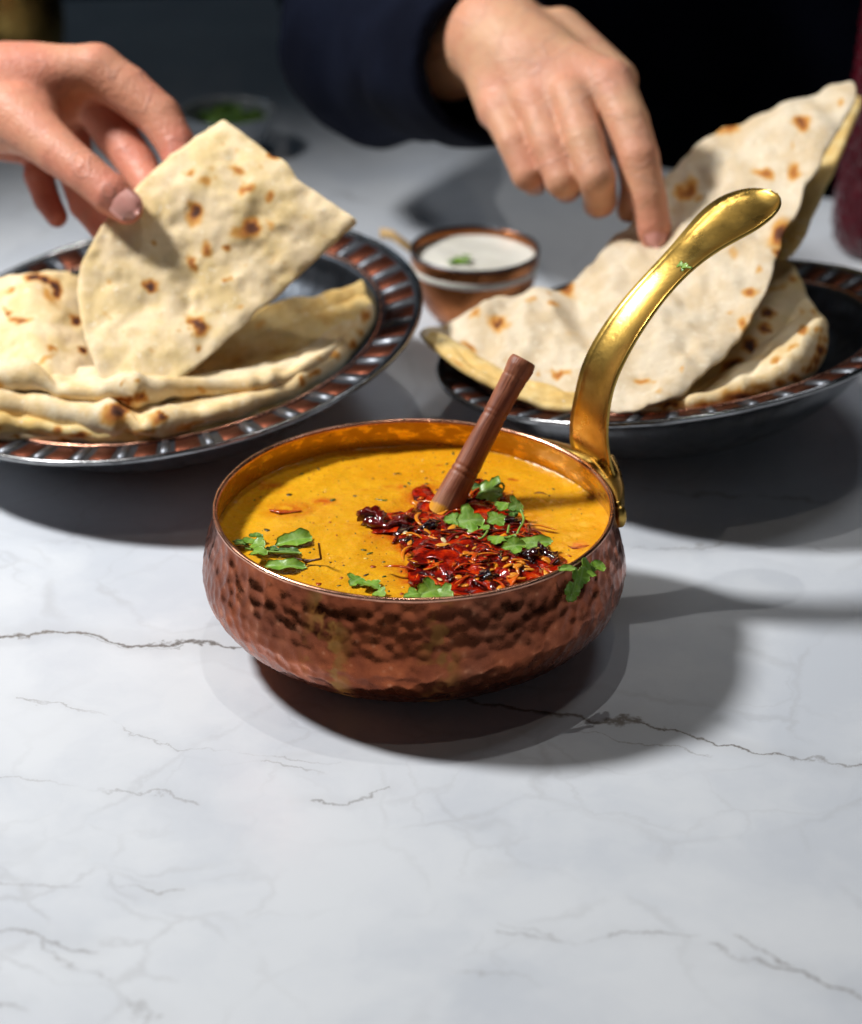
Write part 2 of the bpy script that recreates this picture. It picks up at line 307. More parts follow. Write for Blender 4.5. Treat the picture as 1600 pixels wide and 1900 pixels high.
for x, y in ((-1.0, -.6), (.8, -.6), (-.95, .68), (.6, .12)):
    V, f = tube([(x, y, FLOORZ), (x, y, -.4), (x, y, -.032)], [.022, .02, .024], 16); mesh('table_leg', V, f, dk, tb)
V, f = slab('', [(-5, -5), (5, -5), (5, 6), (-5, 6)], FLOORZ-.05, FLOORZ, None)
tag(mesh('floor', V, f, m_simple('floor_wood', (.045, .032, .024), .5, (.03, .022, .016), 8), smooth=False), kind='structure')
V, f = slab('', [(-5, 3.0), (5, 3.0), (5, 3.1), (-5, 3.1)], FLOORZ, 2.5, None)
tag(mesh('back_wall', V, f, m_simple('wall_paint', (.03, .035, .042), .8, None, 6), smooth=False), kind='structure')
# ---------------------------------------------------------------- copper pan
pan = empty('copper_pan', (0, 0, 0)); tag(pan, 'hammered copper pan of yellow curry with a tall curved brass handle', 'pan')
ZR = .054
outer = [(.004, .0012), (.030, .0010), (.044, .0018), (.0555, .0050), (.0655, .0105), (.0735, .0180), (.0772, .0258), (.0778, .0310), (.0768, .0380), (.0748, .0455), (.0732, .0515), (.0727, ZR)]
prof = fine(outer, .0008); NP = 640
arc = np.r_[0, np.cumsum(np.linalg.norm(np.diff(prof, axis=0), axis=1))]
pts = []
for a in np.arange(.044, arc[-1]-.003, .0045):
    rr = np.interp(a, arc, prof[:, 0]); k = int(2*math.pi*rr/.0050)
    for i in range(k): pts.append(((i+rng.uniform(-.38, .38)+.5*(int(a/.0045) % 2))/k*2*math.pi, a+rng.uniform(-.0020, .0020), rng.uniform(.0029, .0041), rng.uniform(.6, 1.0)))
pts = np.array(pts)
def dents(T, I):
    out = np.zeros(T.shape); A = arc[I]; rr = prof[I, 0]
    for (t0, a0, r0, st) in pts:
        i0 = np.searchsorted(arc, a0-r0); i1 = np.searchsorted(arc, a0+r0)
        rl = np.interp(a0, arc, prof[:, 0]); w_ = int(r0/rl/(2*math.pi)*NP)+2; c0 = int(t0/(2*math.pi)*NP)
        ix = (np.arange(c0-w_, c0+w_+1)) % NP; sub = np.ix_(ix, np.arange(i0, i1))
        dt = (T[sub]-t0+math.pi) % (2*math.pi)-math.pi
        d2 = ((dt*rl)**2+(A[sub]-a0)**2)/r0**2
        out[sub] = np.minimum(out[sub], -.00056*st*np.clip(1-d2, 0, 1))
    z = prof[I, 1]
    return out+.00018*fbm(np.cos(T)*9, np.sin(T)*9, z*160, 5)
V, f = lathe(prof, NP, dents); mesh('body', V, f, MT['copper'], pan)
V, f = lathe([(.0727, ZR), (.0731, ZR+.0006), (.0729, ZR+.0013), (.0722, ZR+.0016), (.0714, ZR+.0013), (.0711, ZR+.0006), (.0712, ZR-.0002)], 200, lambda T, I: .00012*noise(np.cos(T)*14, np.sin(T)*14, I*.1, 3))
mesh('rim', V, f, MT['rim'], pan)
V, f = lathe(fine([(.0711, ZR+.0002), (.0714, .050), (.0722, .045), (.0738, .040), (.0750, .034), (.0750, .028), (.071, .019), (.062, .011), (.045, .006), (.0, .0045)], .003)[::-1], 160); mesh('lining', V, f, MT['lining'], pan)
# handle: a curved brass trough in the vertical plane of its azimuth
PHI = R(29.0); er = np.array([math.cos(PHI), math.sin(PHI), 0]); et = np.array([-math.sin(PHI), math.cos(PHI), 0])
hc = np.array([(1103, 866), (1096, 840), (1093, 800), (1097, 755), (1109, 700), (1131, 650), (1165, 595), (1209, 538), (1262, 482), (1318, 432), (1372, 393), (1414, 368), (1438, 356)], float)
hw = np.array([.0150, .0126, .0109, .0105, .0102, .0097, .0091, .0085, .0086, .0106, .0142, .0164, .0166])
hcr = resample(np.c_[hc, hw], 90); C3 = PPL(hcr[:, 0], hcr[:, 1], (0, 0, 0), et); W = hcr[:, 2].copy()
u = np.linspace(0, 1, 90); W = np.interp(u, np.linspace(0, 1, len(hw)), hw); W = np.convolve(np.pad(W, 5, 'edge'), np.ones(11)/11, 'valid'); W = np.where(u > .80, W*np.sqrt(np.clip(1-((u-.80)/.2)**2.4, .012, 1)), W)
tan = unit(np.gradient(C3, axis=0)); nin = unit(np.cross(et, tan)); nin = nin*np.sign((nin@-er)[:1]+1e-9)
th = .0019; dish = np.interp(u, [0, .1, .6, .85, 1], [.0004, .0016, .0020, .0034, .0022])*np.minimum(1, (W/.0105)**1.5); lipk = .0006*np.minimum(1, (W/.0105)**1.5)
sec = np.linspace(-1, 1, 13); rows = []
for i in range(90):
    inn = [C3[i]+et*W[i]*a+nin[i]*(dish[i]*(a*a-1)+lipk[i]*(abs(a) > .93)) for a in sec]
    out = [C3[i]+et*W[i]*a*1.02+nin[i]*(dish[i]*(a*a-1)-th*(1-.55*abs(a)**3)) for a in sec[::-1]]
    rows.append(inn+out)
V = np.array(rows).reshape(-1, 3); f = gridfaces(90, 26, False, True)+[tuple(range(26))[::-1], tuple(range(89*26, 90*26))]
hd = mesh('handle', V, f, MT['brass'], pan)
# bracket: crescent hugging the outside of the rim, joined to the foot of the handle
na = 70; A = np.linspace(R(51), R(2), na); g = np.clip(1-np.abs(A-PHI)/np.where(A > PHI, R(22.5), R(27.5)), 0, 1)
thk = .0016+.0098*g**.9+.0010*np.clip(1-np.abs(A-PHI)/R(12), 0, 1); ht = .0045+.010*g**.7; rows = []
for i, a in enumerate(A):
    d = np.array([math.cos(a), math.sin(a), 0]); top = ZR-.0002+.0016*np.clip(1-abs(a-PHI)/R(11), 0, 1)
    r0 = .0738
    rows.append([d*r0+[0, 0, top-.0002], d*(r0+.3*thk[i])+[0, 0, top+.0003], d*(r0+.8*thk[i])+[0, 0, top], d*(r0+thk[i])+[0, 0, top-.001], d*(r0+.0012+.8*thk[i])+[0, 0, top-.5*ht[i]], d*(r0+.0025+.2*thk[i])+[0, 0, top-ht[i]], d*(r0+.0005)+[0, 0, top-ht[i]]])
V = np.array(rows).reshape(-1, 3); mesh('bracket', V, gridfaces(na, 7, False, True)+[tuple(range(7)), tuple(range((na-1)*7, na*7))[::-1]], MT['brass'], pan)
for a in (R(1.5),):
    d = np.array([math.cos(a), math.sin(a), 0]); V, f = lathe(fine([(0.0001, -.0052), (.0018, -.0045), (.0026, -.0015), (.0022, .0015), (.0012, .0030), (.0001, .0034)], .0008), 20); mesh('bracket_lug', V+d*.0752+[0, 0, ZR-.0045], f, MT['brass'], pan)
# ---------------------------------------------------------------- curry
ZS = .0432; OILS = []
nr, nt = 70, 220; rr = np.linspace(0, 1, nr)**.8; T = np.arange(nt)/nt*2*math.pi; TT, RRn = np.meshgrid(T, rr, indexing='ij')
x = .0724*RRn*np.cos(TT); y = .0724*RRn*np.sin(TT)
z = ZS+.00050*fbm(x*60, y*60, 0, 2)+.00024*fbm(x*240, y*240, 0, 8, 2)+.0010*np.clip((RRn-.94)/.06, 0, 1)**2
V = np.stack([x, y, z], -1).reshape(-1, 3); ft = gridfaces(nt, nr)
Vb = V*np.array([.90, .90, 1]); Vb[:, 2] = .016+.012*(RRn.reshape(-1))**2; n0 = len(V)
ff = ft+[tuple(i+n0 for i in q[::-1]) for q in ft]+[(i*nr+nr-1, i*nr+nr-1+n0, ((i+1) % nt)*nr+nr-1+n0, ((i+1) % nt)*nr+nr-1) for i in range(nt)]
def edge_dist(q, o):
    a = o; b = np.roll(o, -1, 0); ab = b-a; t = np.clip(((q[:, None]-a)*ab).sum(-1)/(ab*ab).sum(-1), 0, 1); return np.linalg.norm(q[:, None]-a-ab*t[..., None], axis=-1).min(1)
OUT = [(706, 958), (770, 950), (768, 920), (790, 905), (812, 925), (850, 920), (880, 893), (915, 905), (935, 930), (968, 965), (990, 990), (1016, 1020), (1046, 1044), (1036, 1062), (1000, 1078), (950, 1094), (890, 1108), (838, 1110), (800, 1088), (766, 1090), (752, 1062), (768, 1045), (742, 1015), (722, 992), (690, 990)]
O3 = PZ(np.array([q[0] for q in OUT], float), np.array([q[1] for q in OUT], float), ZS)[:, :2]
oil = np.exp(-edge_dist(V[:, :2], O3)/.0042)
for (ax_, ay_), ar_ in (((545, 945), .006), ((600, 930), .003), ((1070, 1013), .004), ((500, 905), .004), ((735, 905), .003)):
    c_ = PZ(ax_, ay_, ZS)[:2]; oil = np.maximum(oil, .9*np.exp(-(((V[:, 0]-c_[0])/1.6)**2+(V[:, 1]-c_[1])**2)/ar_**2))
tag(mesh('lentil_curry', np.vstack([V, Vb]), ff, MT['soup'], attrs={'oil': np.r_[oil, oil]}), 'thick yellow lentil curry filling the copper pan', 'curry')
def S(px, py, dz=0.0): return PZ(px, py, ZS+dz)      # a place on the curry's surface
fk = MB(); poolc = S(890, 1010)
for i in range(330):
    a, r_ = rng.uniform(0, 6.28), .068*math.sqrt(rng.uniform(0, 1)); q = np.array([r_*math.cos(a), r_*math.sin(a), 0])
    if np.linalg.norm((q-poolc)[:2]) < .026: continue
    sz = rng.choice([.00035, .0006, .0010, .0016], p=[.5, .3, .14, .06]); b_ = rng.uniform(0, 6.28); n = 6; R_ = sz*rng.uniform(.5, 1.1, n); t_ = np.arange(n)/n*6.283
    el_ = rng.uniform(.3, .8); X = R_*np.cos(t_); Y = R_*np.sin(t_)*el_; zz = ZS+.00050*fbm(q[0]*60, q[1]*60, 0, 2)+.00024*fbm(q[0]*240, q[1]*240, 0, 8, 2)
    V = np.stack([q[0]+X*math.cos(b_)-Y*math.sin(b_), q[1]+X*math.sin(b_)+Y*math.cos(b_), np.full(n, float(zz))], 1); V = np.vstack([V+[0, 0, .00016], V-[0, 0, .0004]])
    fk.add(V, [tuple(range(n))]+[(j, j+n, (j+1) % n+n, (j+1) % n) for j in range(n)], rng.choice([.05, .3, .55, .8], p=[.3, .3, .2, .2]))
tag(fk.build('spice_flecks', m_tint('fleck', [(0, (.05, .02, .008)), (.3, (.06, .10, .012)), (.55, (.42, .05, .006)), (.8, (.85, .55, .10)), (1, (.9, .65, .2))], .35), loc=S(700, 950)), 'tiny dark, green and red spice flecks floating on the yellow curry', 'spice flecks', kind='stuff')
# oily stains and lentil lumps that break the even surface
for pth, zs_, rd_, tn_, lab in [([(500, 946), (525, 950), (560, 948)], .0002, .0016, .6, 'faint red oil streak on the left of the curry'), ([(1050, 1012), (1070, 1017), (1100, 1010)], .0002, .0012, .5, 'thin dark red streak near the right wall of the pan'), ([(696, 926), (720, 929), (745, 922)], .0002, .0008, .2, 'thin green herb sliver floating behind the dried chili'), ([(990, 917), (1003, 915), (1016, 919)], .0004, .0009, .35, 'small brown chili curl floating right of the spoon')]:
    OILS.append((pth, zs_, rd_, tn_, lab))
# chilli oil
def blob(outline, zf, m, name, n=200, k=40, jag=.06, seed=1, thick=.0006):
    o = resample(np.asarray(outline, float), n, True); c = np.asarray(outline, float).mean(0); t = np.arange(n)
    o = c+(o-c)*(1+jag*fbm(o[:, 0]/16, o[:, 1]/16, 0, seed))[:, None]
    r = np.linspace(0, 1, k); px = c[0]+np.outer(o[:, 0]-c[0], r); py = c[1]+np.outer(o[:, 1]-c[1], r)
    P3 = S(px, py, 0); P3[..., 2] = zf(P3[..., 0], P3[..., 1])+thick*np.sqrt(np.clip(1-r**6, 0, 1))[None]
    top = P3.reshape(-1, 3); bot = top-[0, 0, .0016]; n0 = len(top); ft = gridfaces(n, k)
    fa = [q[::-1] for q in ft]+[tuple(i+n0 for i in q) for q in ft]+[(i*k+k-1, ((i+1) % n)*k+k-1, ((i+1) % n)*k+k-1+n0, i*k+k-1+n0) for i in range(n)]
    return np.vstack([top, bot]), fa
def pw(x, y): return .0030*np.exp(-((x-.0145)**2/.026**2+(y+.0200)**2/.022**2))
def zoil(x, y): return ZS+.0007+pw(x, y)+.0006*fbm(x*170, y*170, 0, 33, 2)+.0004*fbm(x*90, y*90, 0, 31)+.0004*noise(x*330, y*330, 0, 37)
oilm = NT('chili_oil'); po = oilm.geo(); n_ = oilm.noise(po, 170, 4, .65)
oilm = oilm.P(Base_Color=ramp(oilm, n_, [(.34, (.035, .002, .002)), (.47, (.17, .005, .002)), (.58, (.46, .016, .002)), (.72, (.70, .07, .004))]), Roughness=.10, Specular_IOR_Level=.5, Coat_Weight=.3, Coat_Roughness=.03, Normal=oilm.bump(oilm.noise(po, 420, 3), .5, .0009))
OUT = [(706, 958), (770, 950), (768, 920), (790, 905), (812, 925), (850, 920), (880, 893), (915, 905), (935, 930), (968, 965), (990, 990), (1016, 1020), (1046, 1044), (1036, 1062), (1000, 1078), (950, 1094), (890, 1108), (838, 1110), (800, 1088), (766, 1090), (752, 1062), (768, 1045), (742, 1015), (722, 992), (690, 990)]
V, f = blob(OUT, zoil, None, '', jag=.05); tag(mesh('chili_oil', V, f, oilm), 'glossy dark red chili oil pooled on the curry beside the spoon', 'chili oil')
poly = np.array(OUT, float)
def inside(p, q=poly):
    x, y = p; c = False
    for i in range(len(q)):
        a, b = q[i-1], q[i]
        if (a[1] > y) != (b[1] > y) and x < (b[0]-a[0])*(y-a[1])/(b[1]-a[1])+a[0]: c = not c
    return c
def inpts(n, shrink=.97):
    c = poly.mean(0); r = []
    while len(r) < n:
        p = rng.uniform(poly.min(0), poly.max(0))
        if inside(p): r.append(c+(p-c)*shrink)
    return r
def shard(c, ang, L, W_, curl, tilt, th=.0004, seed=0):   # a curled strip of chilli skin
    n = 7; t = np.linspace(-.5, .5, n); wv = W_*np.sqrt(np.clip(1-(2*t)**2*.8, .05, 1)); pts = []
    ca, sa = math.cos(ang), math.sin(ang)
    for i in range(n):
        a = t[i]*curl; lx = math.sin(a)/max(curl, .01)*L; lz = (1-math.cos(a))/max(curl, .01)*L*-1
        jit = rng.uniform(-.12, .12)*W_
        for sgn, up in ((-1, th), (0, th+.22*W_), (1, th), (1, -th), (0, .22*W_-th), (-1, -th)):
            pts.append((lx, sgn*wv[i]*.5+jit, lz+up+tilt*sgn*wv[i]*.5))
    p = np.array(pts); p = np.stack([p[:, 0]*ca-p[:, 1]*sa, p[:, 0]*sa+p[:, 1]*ca, p[:, 2]], 1)+np.asarray(c)
    return p, gridfaces(n, 6, False, True)+[tuple(range(6))[::-1], tuple(range((n-1)*6, n*6))]
def ell(c, ang, a, b, h, tilt=0.0, n=8, m=5):
    V = []; 
    for i in range(m+1):
        ph = math.pi*i/m
        for j in range(n):
            t = 2*math.pi*j/n; V.append((a*math.sin(ph)*math.cos(t)*(1-.25*math.sin(ph)*math.cos(t)), b*math.sin(ph)*math.sin(t), h*math.cos(ph)))
    V = np.array(V); V[:, 2] += tilt*V[:, 0]; ca, sa = math.cos(ang), math.sin(ang)
    V = np.stack([V[:, 0]*ca-V[:, 1]*sa, V[:, 0]*sa+V[:, 1]*ca, V[:, 2]], 1)+np.asarray(c)
    return V, [(i*n+j, (i+1)*n+j, (i+1)*n+(j+1) % n, i*n+(j+1) % n) for i in range(m) for j in range(n)]
def pile(px, py): q = S(px, py); return .0010+float(pw(q[0], q[1]))
fl = MB()
def flake(c, L, th=.00028):      # an irregular curved chip of chilli skin
    n = 9; a = np.arange(n)/n*2*math.pi; r = L*rng.uniform(.28, .62, n); el_ = rng.uniform(.45, 1.0); q = rng.uniform(0, 6.28); kx = rng.uniform(-60, 60)
    P_ = np.stack([np.r_[0, .55*r*np.cos(a), r*np.cos(a)], np.r_[0, .55*r*np.sin(a), r*np.sin(a)]*el_], 1); z = kx*P_[:, 0]**2+rng.uniform(-.45, .45)*P_[:, 0]+rng.uniform(-.4, .4)*P_[:, 1]
    x = P_[:, 0]*math.cos(q)-P_[:, 1]*math.sin(q); y = P_[:, 0]*math.sin(q)+P_[:, 1]*math.cos(q); T_ = np.stack([x, y, z+th], 1)+c; B_ = T_-[0, 0, 2*th]; m = 2*n+1; f = []
    for i in range(n):
        j = (i+1) % n; f += [(0, 1+i, 1+j), (1+i, 1+n+i, 1+n+j, 1+j), (m, m+1+j, m+1+i), (m+1+i, m+1+j, m+1+n+j, m+1+n+i), (1+n+i, m+1+n+i, m+1+n+j, 1+n+j)]
    return np.vstack([T_, B_]), f
for k_, p in enumerate(inpts(250)):
    c = S(p[0], p[1], 0)+[0, 0, pile(*p)+rng.uniform(-.0013, .0001)]; tn = rng.choice([.05, .18, .3, .42, .5, .62, .75], p=[.15, .20, .16, .12, .11, .13, .13])
    if k_ % 4 == 0: V, f = shard(c, rng.uniform(0, 6.28), rng.uniform(.004, .010), rng.uniform(.0010, .0022), rng.uniform(.1, 1.8), rng.uniform(-.45, .45), .0002)
    else: V, f = flake(c, rng.uniform(.0035, .0095))
    fl.add(V, f, tn)
for p in inpts(26, .88):
    V, f = flake(S(p[0], p[1], 0)+[0, 0, pile(*p)+.0003], rng.uniform(.003, .0055)); fl.add(V, f, rng.choice([.62, .74, .8]))
for p in inpts(70, .93):      # long curled strands
    c = S(p[0], p[1], 0)+[0, 0, pile(*p)+.0004]; a0 = rng.uniform(0, 6.28); k_ = rng.uniform(-160, 160); L_ = rng.uniform(.006, .015); ss = np.linspace(0, L_, 9); an = a0+k_*ss
    P_ = c+np.stack([np.cumsum(np.cos(an))*L_/9, np.cumsum(np.sin(an))*L_/9, .0009*np.sin(ss/L_*3.14)], 1); V, f = tube(P_, np.array([.3, .8, 1, 1, 1, 1, 1, .8, .3])*rng.uniform(.0004, .0008), 6, .5); fl.add(V, f, rng.choice([.12, .3, .42, .55, .72], p=[.15, .3, .25, .15, .15]))
tag(fl.build('chili_flakes', m_tint('chili_skin', [(0, (.010, .003, .003)), (.18, (.05, .003, .002)), (.32, (.17, .004, .002)), (.46, (.40, .014, .002)), (.60, (.66, .085, .004)), (.78, (.85, .30, .015))], .16, Specular_IOR_Level=.5, Coat_Weight=.7, Coat_Roughness=.03), loc=S(880, 1010)), 'shiny red and orange chili flakes heaped in the chili oil', 'chili flakes', kind='stuff')
sd = MB()
for p in inpts(44, .92):
    V, f = ell(S(p[0], p[1], 0)+[0, 0, pile(*p)+rng.uniform(-.0002, .0006)], rng.uniform(0, 6.28), rng.uniform(.0009, .0019), rng.uniform(.0006, .0011), .00025, rng.uniform(-.5, .5)); sd.add(V, f, rng.uniform(0, 1))
for p in list(map(tuple, inpts(8, .9)))+[(900, 1085), (953, 1080), (985, 1066), (1015, 1068), (930, 1098), (960, 1052), (775, 1062), (850, 985), (800, 1022), (838, 995)]:
    V, f = ell(S(*p[:2], 0)+[0, 0, pile(*p)+.0003], rng.uniform(0, 6.28), rng.uniform(.0018, .0032), rng.uniform(.0010, .0018), .0004, rng.uniform(-.3, .3)); sd.add(V, f, rng.uniform(.1, .5))
tag(sd.build('chili_seeds', m_tint('seed', [(0, (.72, .22, .02)), (.4, (.80, .33, .03)), (.7, (.82, .55, .16)), (1, (.86, .72, .40))], .2, Coat_Weight=.5, Coat_Roughness=.05), loc=S(900, 1020)), 'pale yellow chili seeds and garlic scattered through the chili oil', 'seeds', kind='stuff')
def lump(name, pathpx, zs, rads, m, label, cat, group=None, tint=0.0, flat=.6, wr=.2, seed=1):
    q = resample(np.c_[np.array(pathpx, float), zs, rads], 40); p3 = S(q[:, 0], q[:, 1], 0)+np.c_[0*q[:, 2], 0*q[:, 2], q[:, 2]*.7]; k = 20
    V, f = tube(p3, q[:, 3], k, flat); nrm = V-np.repeat(p3, k, 0)
    V = V+nrm*(wr*fbm(V[:, 0]*420, V[:, 1]*420, V[:, 2]*420, seed))[:, None]
    o = mesh(name, V, f, m, attrs={'tint': np.full(len(V), tint)}, loc=p3.mean(0)); return tag(o, label, cat, group)
skm = m_tint('dried_chili', [(0, (.008, .003, .006)), (.3, (.06, .004, .004)), (.6, (.22, .007, .003)), (1, (.4, .015, .003))], .12, Coat_Weight=.8, Coat_Roughness=.04)
GD = 'dried chilies in the chili oil'
lump('dried_chili', [(664, 966), (680, 962), (700, 972), (716, 982), (742, 976), (772, 962)], [.003, .004, .0035, .002, .0025, .002], [.0012, .0036, .0040, .0020, .0032, .0016], skm, 'wrinkled dark red chili lying apart at the left tip of the chili oil', 'dried chili', GD, .42, .62, .75, 3)
lump('dried_chili', [(775, 1000), (797, 990), (816, 982)], [.004, .005, .0045], [.0012, .0028, .001], skm, 'blackened curled chili at the left of the flake heap below the spoon', 'dried chili', GD, .03, .5, .7, 4)
lump('dried_chili', [(742, 1012), (760, 1014), (776, 1018)], [.002, .003, .002], [.0012, .0026, .001], skm, 'small black chili scrap at the left edge of the oil', 'dried chili', GD, .0, .5, .7, 5)
lump('dried_chili', [(886, 1086), (905, 1082), (926, 1080)], [.003, .004, .003], [.0012, .0030, .001], skm, 'black chili piece near the front rim of the pan', 'dried chili', GD, .02, .5, .7, 6)
lump('dried_chili', [(960, 1036), (985, 1038), (1010, 1030), (1034, 1046)], [.003, .004, .004, .003], [.001, .0030, .0026, .001], skm, 'dark glossy chili at the right end of the oil pool', 'dried chili', GD, .14, .5, .7, 7)
lump('dried_chili', [(920, 968), (945, 975), (975, 978)], [.003, .0035, .002], [.001, .0026, .001], skm, 'dark chili under the coriander sprig right of the spoon', 'dried chili', GD, .1, .5, .7, 8)
om = m_tint('floating_bit', [(0, (.10, .035, .01)), (.2, (.05, .14, .015)), (.35, (.20, .05, .012)), (.6, (.50, .075, .006)), (1, (.6, .2, .01))], .2, Coat_Weight=.3)
for pth, zs_, rd_, tn_, lab in OILS:
    lump('floating_bit', pth, [zs_]*3, [rd_*.3, rd_, rd_*.3], om, lab, 'seasoning', 'loose bits floating on the curry', tn_, .3, .5, 9)
gs = m_tint('scallion', [(0, (.16, .30, .03)), (.6, (.35, .42, .05)), (1, (.62, .60, .15))], .25, Coat_Weight=.4)
GS = 'green scallion slivers in the chili oil'
for pth, t, lab in [([(822, 1070), (836, 1052), (841, 1032)], .3, 'long green scallion sliver in the middle of the chili oil'), ([(845, 1076), (850, 1064), (848, 1054)], .2, 'short green scallion sliver right beside the long one'), ([(800, 1052), (812, 1048), (822, 1046)], .8, 'yellow green scallion bit at the left of the long sliver'),
                    ([(878, 1022), (890, 1030), (902, 1036)], .35, 'slanted green scallion piece in the centre of the flake heap'), ([(862, 1060), (868, 1050), (872, 1042)], .9, 'pale scallion sliver right of the two green slivers')]:
    lump('scallion_sliver', pth, [.0036]*3, [.0006, .0015, .0005], gs, lab, 'scallion', GS, t, .5, .15, 3)
# ---------------------------------------------------------------- coriander
def leaflet(mb, c, dirv, nrm, L, W_, lobes=5, depth_=.28, curl=.12, tint=0.0, seed=0):
    dirv = unit(dirv); nrm = unit(np.asarray(nrm)-dirv*(np.asarray(nrm)@dirv)); side = np.cross(nrm, dirv); n, k = 48, 7
    rg = np.random.default_rng(seed); ph = rg.uniform(0, 6.28); t = np.arange(n)/n*2*math.pi
    rad = (1-depth_*1.25*(1-np.abs(np.cos(lobes*t/2))**.7))*(1+.10*np.sin(3*t+ph)+.05*np.sin(13*t+ph))
    r = np.linspace(0, 1, k); X = np.outer(rad*np.cos(t), r)*L*.5; Y = np.outer(rad*np.sin(t), r)*W_*.5
    H = curl*L*(-(X/L)**2*1.4+(np.abs(Y)/W_)**1.3*rg.uniform(.4, 1.2))+.05*L*np.sin(X/L*9+ph)*np.abs(Y)/W_*2
    vein = np.clip(1-np.abs(np.outer(np.sin(t), r)*6), 0, 1)*.7
    for a in (.9, -.9, 1.7, -1.7): vein = np.maximum(vein, .45*np.clip(1-np.abs(np.outer(np.sin(t-a), r))*9, 0, 1)*(np.cos(t-a) > 0)[:, None])
    top = np.asarray(c)+X[..., None]*dirv+Y[..., None]*side+H[..., None]*nrm; top = top.reshape(-1, 3); bot = top-nrm*.0003; n0 = len(top); ft = gridfaces(n, k)
    fa = [q for q in ft]+[tuple(i+n0 for i in q[::-1]) for q in ft]+[(i*k+k-1, i*k+k-1+n0, ((i+1) % n)*k+k-1+n0, ((i+1) % n)*k+k-1) for i in range(n)]
    mb.add(np.vstack([top, bot]), fa, tint); mb.vein = getattr(mb, 'vein', [])+[np.tile(vein.reshape(-1), 2)]
GC = 'coriander leaves'
def sprig(leaves, stems, label, name='coriander_leaf', place=S, seed=0, cat='coriander', group=GC):
    # each leaf: (px, py, dz, direction px, L px, W px, lobes, tint, normal)
    mb = MB(); pts = []
    for i, (px, py, dz, ang, L, W_, lb, tn, nr_) in enumerate(leaves):
        c = place(px, py, dz); d2 = place(px+10*math.cos(ang), py+10*math.sin(ang), dz); k = np.linalg.norm(c-CAM)/F
        leaflet(mb, c, d2-c, nr_ if nr_ is not None else (rng.uniform(-.25, .25), rng.uniform(-.35, .1), 1), L*k, W_*k, lb, .30 if lb > 2 else .12, rng.uniform(.1, .3), tn, seed*50+i); pts.append(c)
    for st in stems:
        q = np.array([place(a, b, dz) for a, b, dz in st]); q = resample(q, 12) if len(q) > 2 else resample(q, 6, smooth=False)
        V, f = tube(q, .00045, 8); mb.add(V, f, .1); mb.vein.append(np.full(len(V), .35))
    base = np.mean(pts, 0)
    o = mesh(name, np.vstack(mb.v), mb.f, MT['leaf'], attrs={'tint': np.concatenate(mb.a), 'vein': np.concatenate(mb.vein)}, loc=base)
    return tag(o, label, cat, group)
sprig([(447, 1006, .002, .3, 34, 34, 4, .85, (.4, -.1, 1)), (464, 1002, .003, -1, 26, 30, 3, .25, None), (479, 1009, .004, .2, 30, 40, 3, 0, None), (480, 1023, .004, .2, 32, 40, 3, 0, None), (476, 992, .003, -1.2, 20, 26, 3, .5, None), (505, 1018, .002, .1, 26, 24, 4, .9, None), (532, 1022, .0016, .02, 52, 22, 2, .75, None)],
      [[(455, 1018, .002), (500, 1024, .002), (560, 1027, .0015)]], 'dark and light green coriander sprig touching the left wall of the pan', seed=1)
sprig([(549, 1000, .0016, -.17, 70, 44, 2, .0, (0, -.3, 1))], [], 'single oblong coriander leaf above the left sprig', seed=2)
sprig([(530, 1049, .0016, .03, 74, 34, 2, .12, (0, -.2, 1))], [], 'single oblong green leaf near the left front rim below the twig', seed=3)
sprig([(662, 1076, .002, -.5, 34, 44, 4, .1, None), (688, 1083, .002, .4, 38, 46, 4, .15, None), (705, 1099, .002, .5, 26, 30, 3, .1, None)], [], 'small coriander pieces near the front rim left of the big front leaf', seed=4)
sprig([(768, 1102, .003, 3.0, 36, 44, 4, .25, None), (800, 1096, .0045, -.3, 60, 56, 5, .02, (0, -.5, 1)), (824, 1100, .004, .2, 40, 44, 4, .05, (0, -.5, 1))], [], 'large scalloped coriander leaf lying against the front rim of the pan', seed=5)
sprig([(910, 911, .0035, .1, 52, 66, 5, .03, (0, -.5, 1)), (908, 899, .004, -.7, 26, 28, 3, .0, None), (880, 905, .002, 2.9, 36, 26, 3, .85, None)], [[(915, 905, .004), (930, 896, .006), (936, 905, .004), (926, 915, .003)]], 'coriander leaf just right of the wooden spoon at the back of the oil', seed=6)
sprig([(936, 938, .0055, -.9, 34, 42, 4, .2, (-.2, -.6, 1)), (958, 937, .007, -.3, 30, 40, 4, .5, (.3, -.6, 1)), (952, 950, .004, 1.2, 26, 34, 3, .8, None), (922, 962, .004, 2.8, 46, 40, 4, .15, (0, -.5, 1))], [[(966, 945, .006), (972, 965, .005), (962, 985, .004), (958, 1000, .003)]], 'upright coriander sprig with dark folded leaves at the right of the oil', seed=7)
sprig([(872, 965, .0055, -.1, 52, 70, 4, .02, (0, -.5, 1)), (842, 963, .004, 3.0, 40, 34, 3, .1, (0, -.4, 1))], [], 'flat two lobed coriander leaf in the oil below the spoon end', seed=8)
sprig([(924, 999, .005, 1.9, 34, 44, 4, .0, None), (948, 997, .006, .6, 28, 24, 3, .1, None), (900, 978, .005, -.7, 30, 20, 3, .05, None)], [[(905, 985, .005), (895, 998, .005), (882, 1000, .004)], [(945, 975, .006), (942, 990, .005)]], 'small pale coriander cluster in the middle of the flake heap', seed=9)
sprig([(955, 1012, .005, 3.0, 48, 40, 4, .02, (0, -.5, 1)), (993, 1006, .0048, -.06, 66, 34, 2, .0, (0, -.5, 1))], [], 'long pointed green leaf stretching right out of the chili oil', seed=10)
